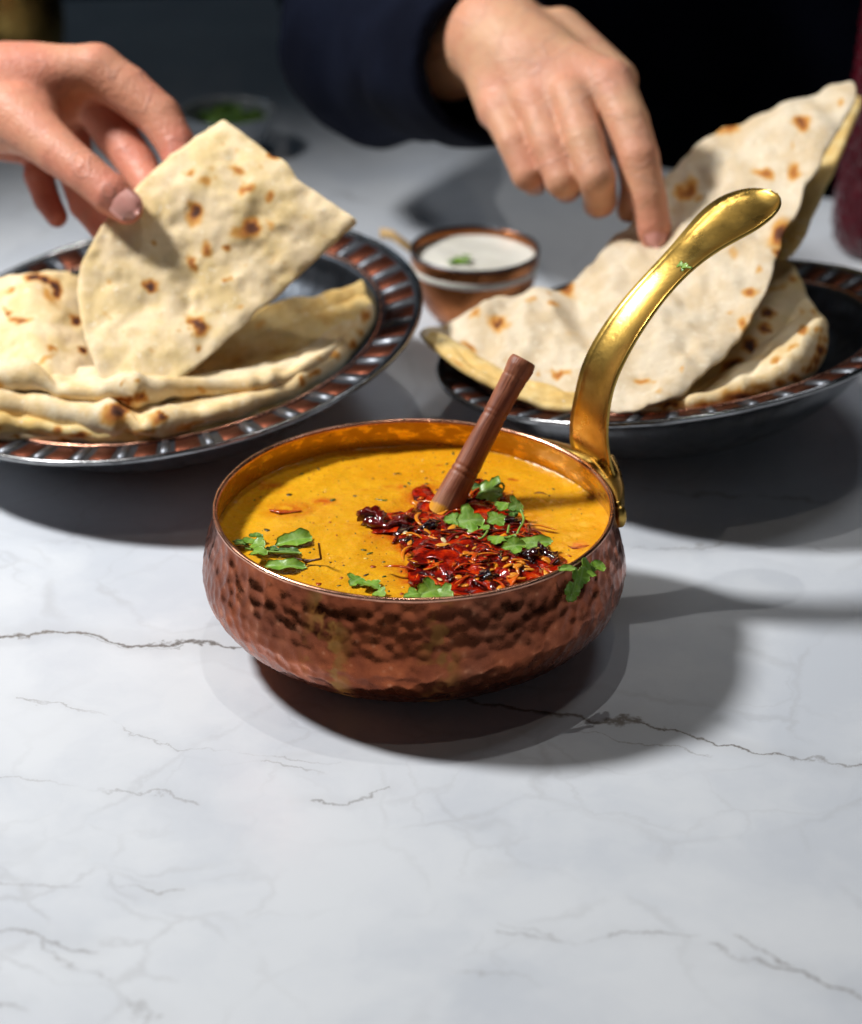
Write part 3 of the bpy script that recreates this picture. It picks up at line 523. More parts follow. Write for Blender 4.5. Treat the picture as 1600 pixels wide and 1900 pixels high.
# sprig hanging over the rim
def Rm(px, py, dz):            # a place on the outside wall of the pan (or on its rim)
    d = ray(float(px), float(py)); t = np.linspace(.70, .95, 4000); q = CAM+d*t[:, None]; rr_ = np.hypot(q[:, 0], q[:, 1])
    lim = np.interp(q[:, 2], [0, .005, .018, .031, .045, ZR+.0016], [.04, .055, .0735, .0778, .0748, .0728]); ok = (rr_ < lim) & (q[:, 2] < ZR+.0016)
    c = q[np.argmax(ok)] if ok.any() else PZ(px, py, ZR+.0016)
    return c+unit(np.array([c[0], c[1], .03]))*(dz+.0006)
sprig([(1082, 1055, .002, -.35, 46, 40, 4, .0, (.2, -.7, .7)), (1092, 1050, .004, -.5, 36, 30, 3, .1, (.2, -.5, .9)), (1064, 1072, .003, 1.8, 44, 36, 4, .15, (.3, -.9, .4)), (1052, 1098, .002, 1.7, 44, 34, 3, .05, (.3, -.9, .3)), (1046, 1054, .001, 3.1, 30, 16, 2, .2, (.2, -.5, .9))],
      [[(1030, 1053, .001), (1060, 1056, .002), (1056, 1085, .002), (1050, 1105, .002)]], 'bright coriander sprig hanging over the front right rim of the pan', place=Rm, seed=11)
def Hn(px, py, dz): return PPL(px, py, C3[55]+nin[55]*.0004, nin[55])+nin[55]*dz
nh = tuple(nin[55])
sprig([(1262, 490, .0, .3, 14, 16, 3, .3, nh), (1272, 494, .0004, .5, 14, 15, 3, .2, nh), (1268, 498, .0, 2, 10, 11, 3, .5, nh)], [[(1276, 496, 0), (1284, 497, 0)]], 'tiny crumb of coriander stuck on the brass handle', place=Hn, seed=12)
# brown twig in the left of the curry
mb = MB()
for pth in ([(592, 1009, .010), (594, 1024, .006), (596, 1037, .0025)], [(596, 1037, .0025), (580, 1040, .0015), (564, 1040, .0012), (548, 1036, .001), (528, 1040, .001)], [(580, 1040, .0015), (568, 1044, .001), (560, 1038, .0025)]):
    V, f = tube(np.array([S(*q) for q in pth]), .00042, 8); mb.add(V, f, 0)
tag(mb.build('herb_twig', m_simple('twig', (.10, .035, .015), .4), loc=S(570, 1040)), 'thin dark brown bent herb stem standing by the left leaves', 'herb stem')
# ---------------------------------------------------------------- wooden spoon
b0 = S(824, 946, 0); tp = PPL(972, 668, b0+np.array([0, .012, 0]), (0, 1, -.25)); ax = unit(tp-b0); Ls = float(np.linalg.norm(tp-b0))
pr = [(.0001, -.026), (.0058, -.024)]
for z_ in np.linspace(-.022, Ls-.0016, 150):
    r_ = np.interp(z_, [-.022, .0, .010, .024, .040, .052, Ls-.003, Ls], [.0062, .0059, .0054, .0048, .0044, .0046, .0053, .0051])
    for g_, d_ in ((.0150, .00035), (.0176, .00035), (.0395, .00026), (.0415, .00018), (.0560, .00022)): r_ -= d_*math.exp(-((z_-g_)/.00045)**2)
    pr.append((r_, z_))
pr += [(.0050, Ls-.0005), (.0046, Ls+.0002), (.0001, Ls+.0004)]
V, f = lathe(pr, 32, lambda T, I: (.00014*fbm(np.cos(T)*2.2, np.sin(T)*2.2, I*.06, 4)+.00008*np.cos(3*T+1))*(I < 150))
sp_ = empty('wooden_spoon', b0); sp_.rotation_euler = Vector(ax).to_track_quat('Z', 'Y').to_euler()
o = mesh('spoon_handle', V, f, MT['wood']); o.parent = sp_
V, f = lathe([(.0001, -.002), (.005, -.0012), (.009, .0), (.0135, .002), (.0137, .003), (.009, .0012), (.0001, .0)], 28); V = V*[1.0, 1.35, 1]
o = mesh('spoon_bowl', V+[0, 0, -.0235], f, MT['wood']); o.parent = sp_
tag(sp_, 'reddish brown wooden spoon handle with carved rings standing in the curry', 'spoon')
# ---------------------------------------------------------------- plates
def plate(name, loc, nrm, Rr, dp, label, seed, npan=38):
    root = empty(name, loc); q = Vector(nrm).to_track_quat('Z', 'Y'); root.rotation_euler = q.to_euler(); tag(root, label, 'plate', 'metal plates under the flatbreads')
    k = Rr/.112
    und = [(.0001, -dp), (.045, -dp), (.060, -dp+.002), (.074, -dp+.009), (.086, -dp*.52), (.0945, -dp*.24), (.100, -.0062), (.1105, -.0024), (.112, -.0016), (.1123, -.0004), (.1118, .0006), (.1106, .0004), (.1100, -.0006)]
    inn = [(.1095, -.0008), (.0940, -.0036), (.0926, -.0032), (.0914, -.0046), (.0890, -.0110), (.084, -dp*.5), (.073, -dp+.012), (.060, -dp+.005), (.045, -dp+.0032), (.0001, -dp+.003)]
    pu = fine(np.array(und)*[k, 1], .0016); pi = fine(np.array(inn)*[k, 1], .0016)
    V, f = lathe(pu, 220, lambda T, I: .00022*noise(np.cos(T)*11, np.sin(T)*11, I*.16, seed)+.00010*noise(np.cos(T)*30, np.sin(T)*30, I*.4, seed)); o = mesh('plate_body', V, f, MT['steel']); o.parent = root
    V, f = lathe(pi, 260, lambda T, I: (.0007*np.abs(noise(np.cos(T)*13, np.sin(T)*13, I*.22, seed+1))-.0003)*(I > 12)); o = mesh('plate_well', V, f, MT['well']); o.parent = root
    def fz(r): return np.interp(r/k, [.0940, .1095], [-.0036, -.0008])
    def piece(r0, r1, da, bev, hgt, dome):
        rs = np.array([r0, r0+bev, (r0+r1)/2, r1-bev, r1]); as_ = np.array([-da, -da+bev/.1, 0, da-bev/.1, da]); V = []
        for i, r in enumerate(rs):
            for j, a in enumerate(as_):
                if i in (0, 4) and j in (0, 4): r_ = r+(bev*.6 if i == 0 else -bev*.6); a_ = a*.86
                else: r_, a_ = r, a
                edge = i in (0, 4) or j in (0, 4); V.append((r_*k*math.cos(a_), r_*k*math.sin(a_), fz(r_*k)+(-.0006 if edge else hgt+dome*((i == 2)+(j == 2))*.5)))
        return np.array(V), gridfaces(5, 5, False, False)
    st = 2*math.pi/npan; rg = np.random.default_rng(seed)
    V, f = piece(.0950, .1088, st*.31, .0009, .0005, -.0004); p0 = mesh('copper_panel', V, f, MT['panel']); p0.parent = root
    V, f = piece(.0948, .1090, st*.13, .0008, .0009, .0002); r0 = mesh('steel_rib', V, f, MT['steel2']); r0.parent = root
    r0.rotation_euler.z = st*.5
    for i in range(1, npan):
        for src, off in ((p0, 0), (r0, .5)):
            c = src.copy(); COL.objects.link(c); c.parent = root; c.rotation_euler.z = st*(i+off+rg.uniform(-.05, .05)); c.scale = (1, rg.uniform(.86, 1.14), 1)
    V, f = lathe(np.array([(.0933, -.0031), (.0941, -.0024), (.0945, -.0028), (.0941, -.0036)])*[k, 1], 200, lambda T, I: .0002*noise(np.cos(T)*40, np.sin(T)*40, I, 3)); o = mesh('inner_ring', V, f, MT['rim']); o.parent = root
    return root
PL = np.array([-.1105, .1890, .0445]); PR = np.array([.1105, .1790, .0460])
plate('metal_plate', PL, (-.126, -.0715, 1), .1140, .037, 'large dark metal plate with copper rim panels at the left', 3)
plate('metal_plate', PR, (-.152, .084, 1), .1032, .037, 'dark metal plate behind the brass handle at the right', 9)
# ---------------------------------------------------------------- breads
def charof(px, py, spots, seed):
    c = np.zeros(np.shape(px)); wx = px+5*fbm(px/14, py/14, 0, seed); wy = py+5*fbm(px/14+40, py/14, 0, seed+3)
    for sp in spots:
        x, y, r, a = sp[:4]; ry = sp[4] if len(sp) > 4 else r; rt = sp[5] if len(sp) > 5 else 0
        dx, dy = wx-x, wy-y; ca, sa = math.cos(rt), math.sin(rt); ux, uy = dx*ca+dy*sa, -dx*sa+dy*ca
        c = np.maximum(c, a*np.exp(-((ux/r)**2+(uy/ry)**2)**1.15))
    return c
def bread_sheet(outline, to3, thick, spots, m, label, group, seed=1, n=260, k=75, bump=.0009, bub=(), jag=2.0, center=None):
    o = resample(np.asarray(outline, float), n, True); c = np.asarray(center if center is not None else np.mean(o, 0), float)
    o = o+unit(o-c)*(jag*fbm(np.arange(n)/5.0, seed*7.0, 0, seed))[:, None]
    r = 1-(1-np.linspace(0, 1, k))**1.25
    px = c[0]+np.outer(o[:, 0]-c[0], r); py = c[1]+np.outer(o[:, 1]-c[1], r)
    P0 = to3(px, py); e = 2.0; nx = np.cross(to3(px+e, py)-P0, to3(px, py-e)-P0); N = unit(nx); N = N*np.sign(np.sum(N*(CAM-P0), -1, keepdims=True))
    b = bump*1.25*fbm(px/44, py/44, 0, seed, 2)+.00024*noise(px/15, py/15, 0, seed+5)+.0006*np.maximum(noise(px/26, py/26, 0, seed+6), 0)**2
    for bx, by, br, bh in bub: b = b+bh*np.exp(-(((px-bx)**2+(py-by)**2)/br**2)**1.5)
    h = .5*thick*(1+.25*noise(px/60, py/60, 0, seed+9))*np.sqrt(np.clip(1-r**14, 0.0, 1))[None]
    ch = charof(px, py, spots, seed)
    top = (P0+N*(b+h)[..., None]).reshape(-1, 3); bot = (P0+N*(b-h)[..., None]).reshape(-1, 3); n0 = len(top); ft = gridfaces(n, k)
    fa = [q for q in ft]+[tuple(i+n0 for i in q[::-1]) for q in ft]+[(i*k+k-1, i*k+k-1+n0, ((i+1) % n)*k+k-1+n0, ((i+1) % n)*k+k-1) for i in range(n)]
    V = np.vstack([top, bot])
    o_ = mesh('flatbread', V, fa, m, attrs={'char': np.r_[ch.reshape(-1), ch.reshape(-1)]}, loc=V.mean(0)); return tag(o_, label, 'flatbread', group)
def bread_fold(front, back, m, spots, label, group, th=.0016, seed=1, n=170, k=16, bumps=(), parent_tag=True):
    # front rows: (px, py, z, radius px); back rows: (px, py, z)
    fr = resample(np.asarray(front, float), n); bk = resample(np.asarray(back, float), n)
    f3 = PZ(fr[:, 0], fr[:, 1], fr[:, 2]); b3 = PZ(bk[:, 0], bk[:, 1], bk[:, 2]); kk = np.linalg.norm(f3-CAM, axis=1)/F
    s = np.linspace(0, 1, n); taper = np.clip(np.minimum(s, 1-s)/.035, 0.02, 1)**.5
    rad = fr[:, 3]*kk*(1.12+.26*fbm(fr[:, 0]/46, 0, 0, seed, 2))
    for bx, w_, a in bumps: rad = rad*(1+a*np.exp(-((fr[:, 0]-bx)/w_)**2))
    rad = rad*taper
    along = unit(np.gradient(f3, axis=0)); bd = unit(b3-f3); nr_ = unit(np.cross(along, bd)); nr_ = nr_*np.sign(nr_[:, 2:3]+1e-9)
    t = np.linspace(0, 1, k)**1.3; rows = []; pxs = []
    H = rad[:, None]+(np.minimum(th, rad)[:, None]-rad[:, None])*(t[None]**.7)
    Cc = f3[:, None]+(b3-f3)[:, None]*t[None, :, None]
    wob = .0010*fbm(fr[:, 0][:, None]/36+0*t, t[None]*3, 0, seed+2, 2)
    topS = Cc+nr_[:, None]*(H+wob)[..., None]; botS = Cc-nr_[:, None]*(H-wob)[..., None]
    ang = np.linspace(math.pi/2, -math.pi/2, 13)[1:-1]
    cap = f3[:, None]+rad[:, None, None]*(-bd[:, None]*np.cos(ang)[None, :, None]+nr_[:, None]*np.sin(ang)[None, :, None])+nr_[:, None]*wob[:, :1, None]
    V = np.concatenate([topS[:, ::-1], cap, botS], 1); nv = V.shape[1]
    d = (V-CAM); dp = d@FW; px = 800+F*d[..., 0]/dp; py = 950-F*(d@UP)/dp
    ch = charof(px, py, spots, seed)
    V = V.reshape(-1, 3); fa = [q[::-1] for q in gridfaces(n, nv, False, True)]+[tuple(range(nv)), tuple(range((n-1)*nv, n*nv))[::-1]]
    o_ = mesh('flatbread', V, fa, m, attrs={'char': ch.reshape(-1)}, loc=V.mean(0)); return tag(o_, label, 'flatbread', group)
GL = 'flatbreads on the left plate'; GR = 'flatbreads on the right plate'
# left: the piece held by the hand
NP0 = PZ(300, 700, .050); NN = unit(np.array([-.12, -.72, .69]))
def on1(px, py):
    p = PPL(px, py, NP0, NN); s = (np.asarray(px)-300)*.8+(700-np.asarray(py))*.6
    return p+(ray(px, py)*(.010*np.sin(s/210.0)+.004*np.sin(np.asarray(py)/70.0))[..., None])
bread_sheet([(413, 221), (430, 232), (447, 246), (470, 262), (498, 283), (522, 296), (543, 318), (552, 332), (590, 358), (628, 384), (655, 402), (662, 414), (640, 434), (600, 470), (560, 508), (520, 546), (472, 586), (430, 625), (395, 655), (360, 684), (335, 705), (290, 715), (240, 716), (200, 712), (182, 690), (166, 650), (154, 600), (147, 550), (150, 500), (166, 458), (192, 418), (225, 376), (262, 338), (300, 302), (350, 264), (385, 238)], on1, .0032,
            [(365, 393, 13, .95), (362, 402, 19, .45), (466, 425, 16, .8), (455, 435, 26, .4, 14), (281, 535, 13, .95), (386, 462, 11, .5, 15), (426, 463, 7, .7), (356, 490, 9, .6, 18, -.5), (370, 605, 22, .85, 11, .5), (372, 615, 14, .6), (440, 322, 16, .45, 8, .6), (460, 355, 12, .6, 10), (356, 328, 13, .45, 9), (380, 343, 10, .35), (505, 366, 9, .45), (420, 523, 8, .5), (510, 289, 15, .7, 7, .6), (194, 583, 6, .25), (366, 650, 6, .5), (418, 272, 6, .25), (500, 420, 10, .3), (448, 576, 12, .3, 5)]+[(float(a_), float(b_), float(r_), float(c_)) for a_, b_, r_, c_ in zip(rng.uniform(160, 640, 45), rng.uniform(240, 700, 45), rng.uniform(3, 8, 45), rng.uniform(.12, .32, 45))], MT['bread'],
            'upright torn flatbread with small brown spots held between thumb and fingers', GL, 3, bub=[(230, 525, 40, .0012), (480, 500, 30, .001), (350, 300, 50, .001), (420, 380, 60, .0014), (300, 640, 50, .0012)])
# left: bread leaning at the back left
def on2(px, py): return PZ(px, py, .044+.00009*np.clip(705-np.asarray(py), -40, 250)+.004*np.sin(np.asarray(px)/50.0))
bread_sheet([(-60, 540), (-20, 520), (30, 512), (62, 506), (100, 505), (135, 511), (180, 524), (225, 560), (240, 640), (240, 705), (120, 714), (40, 706), (-60, 702)], on2, .0030,
            [(62, 520, 17, 1, 11), (82, 524, 14, 1, 8, .3), (103, 536, 8, .95, 16, -.4), (106, 552, 7, .8, 10), (27, 549, 9, .5), (20, 590, 8, .7, 6, .6), (45, 604, 22, .6, 5, .05), (138, 601, 10, .95, 8), (152, 653, 8, .9, 6), (98, 655, 10, .45, 6), (164, 690, 8, .55), (85, 675, 24, .3, 6, -.5), (92, 560, 22, .35, 8, .9)], MT['bread'],
            'flatbread with black blisters leaning at the far left of the plate', GL, 11, bub=[(50, 560, 35, .002), (45, 640, 45, .0015)])
# left: yellowish open sheet on the right of the plate
def on3(px, py): return PZ(px, py, .0385+.000026*(np.asarray(px)-300)+.00015*np.clip(695-.42*(np.asarray(px)-330)-np.asarray(py), 0, 300))
bread_sheet([(300, 720), (330, 680), (400, 630), (450, 596), (480, 575), (515, 562), (548, 551), (585, 551), (612, 540), (640, 534), (668, 522), (695, 514), (710, 518), (708, 540), (690, 572), (660, 608), (620, 648), (580, 684), (520, 712), (450, 728), (370, 732)], on3, .0034,
            [(560, 580, 14, .2, 6), (480, 610, 10, .25), (640, 545, 20, .2, 6), (520, 660, 16, .2, 7), (600, 600, 10, .22), (440, 680, 12, .2)], MT['bread2'],
            'plain yellowish flatbread fanned open toward the right rim of the plate', GL, 17, bub=[(520, 620, 40, .0012), (600, 590, 40, .001)])
# left: folded breads stacked at the front
bread_fold([(-40, 700, .049, 18), (20, 697, .050, 22), (60, 702, .050, 24), (110, 722, .048, 13), (170, 727, .048, 13), (230, 722, .049, 22), (262, 722, .049, 22), (330, 718, .047, 17), (420, 716, .046, 15), (500, 710, .046, 14), (570, 684, .047, 14), (625, 646, .048, 11), (660, 608, .05, 8)],
           [(-40, 660, .046), (60, 676, .046), (200, 690, .046), (340, 690, .046), (450, 690, .046), (560, 655, .046), (650, 590, .048)], MT['bread3'],
           [(232, 708, 7, .45, 4), (258, 702, 9, .4, 4), (236, 742, 38, .75, 4), (262, 736, 12, .7, 6), (372, 722, 8, .35), (-5, 715, 12, .3), (470, 728, 40, .35, 6), (600, 668, 16, .3, 5)], 'topmost folded flatbread with a pale rounded lip across the left plate', GL, seed=21, bumps=[(40, 45, .25), (245, 30, .25)])
bread_fold([(-40, 752, .040, 24), (40, 752, .040, 23), (110, 764, .040, 22), (160, 774, .040, 23), (205, 776, .040, 30), (238, 782, .040, 24), (262, 796, .040, 9), (285, 790, .040, 20), (330, 782, .040, 22), (400, 770, .040, 18), (460, 752, .041, 17), (520, 728, .042, 17), (570, 704, .043, 16), (620, 668, .044, 17), (655, 632, .046, 17), (680, 600, .047, 16), (697, 570, .049, 11)],
           [(-40, 720, .040), (120, 735, .040), (260, 750, .040), (400, 735, .040), (520, 700, .040), (600, 660, .041), (645, 615, .043), (678, 575, .046)], MT['bread3'],
           [(222, 762, 17, .95, 13), (212, 770, 26, .5, 20), (300, 772, 12, .95, 7, .6), (292, 780, 18, .45, 12), (285, 797, 6, .4), (350, 790, 30, .4, 5, -.2), (585, 694, 11, .55, 6), (562, 708, 6, .6), (680, 586, 9, .55, 12), (654, 640, 8, .6), (640, 612, 8, .5), (622, 660, 9, .4), (670, 618, 6, .5), (250, 800, 60, .3, 5)], 'second folded flatbread with two charred bubbles along its front lip', GL, seed=27, bumps=[(212, 22, .3), (295, 14, .2)])
bread_fold([(-40, 790, .035, 16), (0, 786, .035, 16), (60, 790, .035, 14), (120, 800, .035, 13), (200, 806, .035, 12), (300, 806, .035, 11), (420, 788, .035, 10), (520, 752, .037, 9), (600, 706, .039, 8)],
           [(-40, 760, .036), (100, 770, .036), (250, 780, .036), (400, 765, .036), (500, 735, .038), (590, 690, .040)], MT['bread2'],
           [(-5, 792, 10, .6, 5), (50, 812, 16, .8, 5), (80, 808, 10, .7, 6), (150, 806, 20, .6, 4), (108, 800, 8, .6)], 'lowest folded flatbread edge showing under the stack at the front left rim', GL, seed=33)
bread_fold([(-40, 804, .031, 9), (60, 809, .031, 9), (150, 815, .031, 8), (260, 814, .031, 8), (360, 800, .032, 7)], [(-40, 784, .031), (150, 792, .031), (350, 784, .032)], MT['bread'],
           [(30, 812, 10, .5, 4), (120, 816, 14, .5, 4)], 'thin bottom flatbread layer lying along the inner front rim of the left plate', GL, seed=35)
# right: the big bread the finger presses on
def on4(px, py):
    px = np.asarray(px, float); py = np.asarray(py, float); s = (px-1035)*.56-(py-560)*.83
    sp = np.log1p(np.exp(np.clip(s/40, -30, 30)))*40
    return PZ(px, py, .0480+.000122*sp+.0035*np.sin(px/95.0+1)*np.exp(-(s/160)**2)-.00005*np.clip(-s-60, 0, 200))
bread_sheet([(1582, 153), (1530, 168), (1490, 184), (1450, 203), (1415, 220), (1380, 232), (1345, 240), (1318, 255), (1288, 278), (1258, 304), (1232, 330), (1205, 372), (1168, 418), (1130, 455), (1090, 490), (1062, 524), (1035, 552), (1000, 554), (940, 556), (885, 578), (832, 598), (792, 604), (776, 612), (782, 625), (815, 648), (858, 674), (905, 704), (960, 732), (1020, 748), (1075, 755), (1140, 764), (1200, 758), (1255, 742), (1305, 706), (1352, 655), (1392, 602), (1420, 545), (1440, 485), (1458, 430), (1490, 370), (1530, 290), (1560, 240), (1590, 190)], on4, .0040,
            [(1497, 250, 16, .65, 11), (1496, 245, 9, .75), (1275, 360, 17, .62, 26, .5), (1352, 243, 22, .5, 9, -.3), (1420, 326, 22, .5, 9, .3), (1476, 322, 13, .55, 16), (1450, 438, 22, .8, 14, -1.0), (1450, 436, 34, .4, 22, -1), (1054, 542, 13, .6, 18, .5), (1392, 546, 14, .6, 10), (1378, 602, 10, .5, 14), (930, 630, 15, .8, 8, .2), (928, 632, 24, .4, 12), (882, 615, 10, .5, 7), (1036, 604, 12, .45, 9), (995, 600, 10, .35), (870, 655, 16, .5, 6, .6), (1040, 705, 22, .5, 7, .3), (1195, 710, 18, .5, 6, .1), (1566, 200, 8, .35), (1300, 440, 10, .25), (1365, 480, 8, .25), (1440, 470, 6, .9)]+[(float(a_), float(b_), float(r_), float(c_)) for a_, b_, r_, c_ in zip(rng.uniform(820, 1540, 60), rng.uniform(190, 745, 60), rng.uniform(3, 9, 60), rng.uniform(.12, .34, 60))], MT['bread4'],
            'big folded flatbread standing on the right plate under the pointing finger', GR, 41, n=380, k=90, bump=.0017, center=(1190, 600), bub=[(1005, 605, 58, .009), (900, 615, 45, .006), (960, 660, 40, .004), (1095, 600, 42, -.0025), (1500, 245, 50, .005), (1090, 690, 60, .003), (1250, 660, 70, .003), (1340, 420, 70, .002), (1150, 640, 40, .003)])
# far layer of the same side seen behind the big bread's right edge
def on5(px, py):
    px = np.asarray(px, float); py = np.asarray(py, float); s = (px-1035)*.56-(py-560)*.83
    return PZ(px, py, .044+.000095*np.clip(s-60, 0, 900))
bread_sheet([(1598, 180), (1575, 250), (1540, 335), (1505, 410), (1478, 462), (1455, 480), (1430, 470), (1440, 420), (1480, 340), (1530, 250), (1570, 190)], on5, .0026, [(1470, 450, 6, .4)], MT['bread2'], 'thin shaded flatbread edge behind the right side of the standing bread', GR, 43, n=140, k=30, jag=1)
# right: lower bread with charred rolled lip
def on6(px, py): return PZ(px, py, .040+.00007*np.clip(760-np.asarray(py), 0, 400))
bread_sheet([(1445, 478), (1470, 488), (1488, 520), (1502, 555), (1522, 585), (1535, 610), (1510, 650), (1460, 690), (1400, 720), (1330, 745), (1240, 755), (1240, 700), (1300, 640), (1360, 570), (1400, 510)], on6, .0034,
            [(1500, 590, 15, .95, 7, .15), (1425, 590, 10, .85, 9), (1420, 617, 12, .85, 9), (1392, 650, 17, .95, 11, .6), (1362, 690, 18, .95, 15), (1345, 705, 14, .7), (1388, 690, 12, .8, 8), (1422, 663, 9, .6), (1470, 522, 8, .5), (1440, 540, 26, .3, 6, -.4)], MT['bread'], 'flatbread with dark char marks lying under the standing bread', GR, 47, n=180, k=50)
bread_fold([(1185, 757, .048, 8), (1240, 753, .049, 14), (1290, 751, .050, 13), (1330, 744, .051, 14), (1375, 731, .052, 20), (1420, 712, .054, 23), (1465, 684, .056, 27), (1500, 652, .057, 29), (1522, 624, .058, 24), (1532, 600, .058, 12)],
           [(1215, 738, .046), (1290, 728, .046), (1350, 694, .047), (1405, 655, .050), (1455, 615, .053), (1500, 580, .056)], MT['bread3'],
           [(1245, 752, 22, .9, 6, .1), (1242, 750, 34, .45, 10), (1378, 738, 26, 1, 11, .1), (1376, 736, 36, .6, 16), (1424, 727, 14, .8, 8), (1410, 716, 22, .45, 8), (1448, 712, 12, .7, 6), (1476, 702, 12, .75, 7), (1500, 688, 12, .7, 6), (1512, 668, 10, .7, 7), (1523, 650, 9, .8, 7), (1530, 630, 12, .6, 5), (1488, 612, 10, .5, 8), (1518, 612, 10, .5, 6), (1470, 645, 14, .35, 6, -.4), (1440, 668, 14, .4, 6, -.4), (1340, 750, 26, .4, 5), (1305, 752, 12, .5)], 'rolled flatbread edge with charred blisters along the front rim of the right plate', GR, seed=51, bumps=[(1370, 25, .25)])
bread_fold([(786, 624, .047, 5), (830, 660, .046, 6), (880, 697, .045, 7), (930, 722, .044, 7), (980, 742, .043, 7), (1040, 757, .043, 7), (1110, 766, .043, 6)], [(800, 615, .047), (850, 640, .046), (900, 675, .045), (950, 700, .045), (1000, 715, .045), (1050, 730, .045), (1110, 745, .045)], MT['bread2'], [(960, 745, 12, .4, 4), (850, 672, 20, .35, 4, .6)], 'thin golden flatbread layer under the left lobe of the big bread', GR, seed=53)
# ---------------------------------------------------------------- yogurt cup
YC = np.array([.0272, .311, 0]); cup = empty('copper_cup', YC); tag(cup, 'small copper cup of white yogurt between the two plates', 'cup')
V, f = lathe(fine([(.0001, .001), (.016, .001), (.021, .003), (.0262, .011), (.0295, .021), (.0308, .030), (.0312, .0345), (.0309, .0352), (.0303, .0350), (.0298, .030), (.0285, .021), (.025, .012), (.019, .005), (.0001, .004)], .0015), 120, lambda T, I: .00015*noise(np.cos(T)*8, np.sin(T)*8, I*.3, 2)); mesh('cup_body', V+YC, f, MT['cup'], cup)
ring = [(.0306, .0343), (.0313, .0350), (.0311, .0359), (.0303, .0360), (.0299, .0352)]
V, f = lathe(ring, 120); mesh('cup_rim', V+YC, f, MT['steel2'], cup)
hp = np.array([PZ(*q, z) for q, z in (((764, 462), .034), ((745, 448), .037), ((728, 436), .039), ((705, 432), .039))]); hp = resample(hp, 16, smooth=True)
rows = [[p+np.array(o_) for o_ in ((0, .004, .001), (0, -.004, .001), (0, -.004, -.0012), (0, .004, -.0012))] for p in hp]
mesh('cup_handle', np.array(rows).reshape(-1, 3), gridfaces(16, 4, False, True)+[(0, 1, 2, 3), (63, 62, 61, 60)], m_simple('tan_handle', (.62, .42, .20), .5), cup, smooth=False)
V, f = lathe(fine([(.0001, .0300), (.012, .0302), (.022, .0298), (.0278, .0302), (.0296, .0310), (.0285, .024), (.0001, .012)], .0015), 90, lambda T, I: .0005*fbm(np.cos(T)*I*.09, np.sin(T)*I*.09, 0, 6)*(I < 20)); tag(mesh('yogurt', V+YC, f, MT['yogurt'], loc=YC), 'white yogurt filling the small copper cup', 'yogurt')
def Yg(px, py, dz): return PZ(px, py, .0308+dz)
sprig([(843, 484, .0006, .2, 24, 34, 4, .5, None), (858, 482, .001, -.4, 26, 34, 4, .3, None), (866, 475, .002, -1, 16, 20, 3, .3, None)], [], 'coriander leaf floating on the white yogurt', place=Yg, seed=15)
# ---------------------------------------------------------------- things far back
JB = PZ(30, 150, 0); jug = empty('brass_jug', JB); tag(jug, 'dim brass jug standing behind the left hand at the table edge', 'jug')
V, f = lathe(fine([(.0001, .001), (.022, .001), (.026, .004), (.031, .02), (.033, .04), (.030, .062), (.025, .078), (.024, .10), (.027, .115), (.0262, .1155), (.0232, .10), (.0001, .09)], .003), 64); mesh('jug_body', V+JB, f, m_metal('dull_brass', (.60, .40, .12), (.25, .15, .04), (.25, .4), 40), jug)
V, f = tube(resample(np.array([JB+np.array(q) for q in ((-.024, 0, .095), (-.045, 0, .09), (-.055, 0, .06), (-.046, 0, .03), (-.031, 0, .022))]), 24), .003, 10); mesh('jug_handle', V, f, MT['brass'], jug)
GB = PZ(425, 282, 0); gb = empty('glass_bowl', GB); tag(gb, 'small grey glass bowl of green herbs behind the held bread', 'bowl')
V, f = lathe(fine([(.0001, .001), (.014, .001), (.019, .004), (.025, .014), (.0275, .024), (.0285, .0245), (.0278, .025), (.026, .024), (.0235, .014), (.017, .006), (.0001, .004)], .0015), 64); mesh('bowl_body', V+GB, f, m_simple('smoky_glass', (.30, .34, .38), .12, None, 40, 0, Coat_Weight=.4), gb)
mb = MB(); mb.vein = []
for i in range(70):
    a = rng.uniform(0, 6.28); r_ = .019*math.sqrt(rng.uniform(0, 1)); leaflet(mb, GB+[r_*math.cos(a), r_*math.sin(a), .017+rng.uniform(0, .005)], rng.normal(size=3)*[1, 1, .4], rng.normal(size=3)*.5+[0, 0, 1], .010, .008, 4, .3, .2, rng.uniform(0, .8), i)
o = mesh('chopped_herbs', np.vstack(mb.v), mb.f, MT['leaf'], attrs={'tint': np.concatenate(mb.a), 'vein': np.concatenate(mb.vein)}, loc=GB); tag(o, 'chopped green herbs heaped in the grey glass bowl', 'herbs', kind='stuff')
VB = PZ(1638, 478, 0); VB = VB+np.array([0, .01, 0])
vz = fine([(.0001, .001), (.018, .001), (.0225, .004), (.0252, .014), (.0250, .03), (.0235, .055), (.0215, .08), (.0195, .11), (.019, .14), (.0200, .15), (.0195, .1505), (.018, .14), (.0001, .13)], .0016)
vs = empty('red_vase', VB); tag(vs, 'dark red beaded glass vase at the right edge beside the plate', 'vase')
V, f = lathe(vz, 110, lambda T, I: .0011*np.clip(np.cos(T*16+math.pi*((I//4) % 2))*np.cos((I % 4-1.5)/4*math.pi), 0, 1)*(I > 14)*(I < 90)); mesh('vase_body', V+VB, f, m_simple('maroon_glass', (.075, .006, .012), .2, (.05, .004, .008), 60, .02, Coat_Weight=.2), vs)
V, f = lathe([(.0200, .1495), (.0208, .1505), (.0204, .1516), (.0194, .1512)], 64); mesh('vase_lip', V+VB, f, m_simple('maroon_lip', (.05, .005, .01), .15), vs)
bc = empty('wooden_chair', (-.18, 1.25, FLOORZ)); tag(bc, 'dark brown chair seat beyond the far edge of the table', 'chair')
wd = m_simple('dark_wood', (.035, .018, .010), .5, None, 30)
V, f = slab('', [(-.40, 1.05), (.04, 1.09), (.02, 1.50), (-.42, 1.46)], -.29, -.25, None, .006); mesh('seat', V, f, wd, bc, smooth=False)
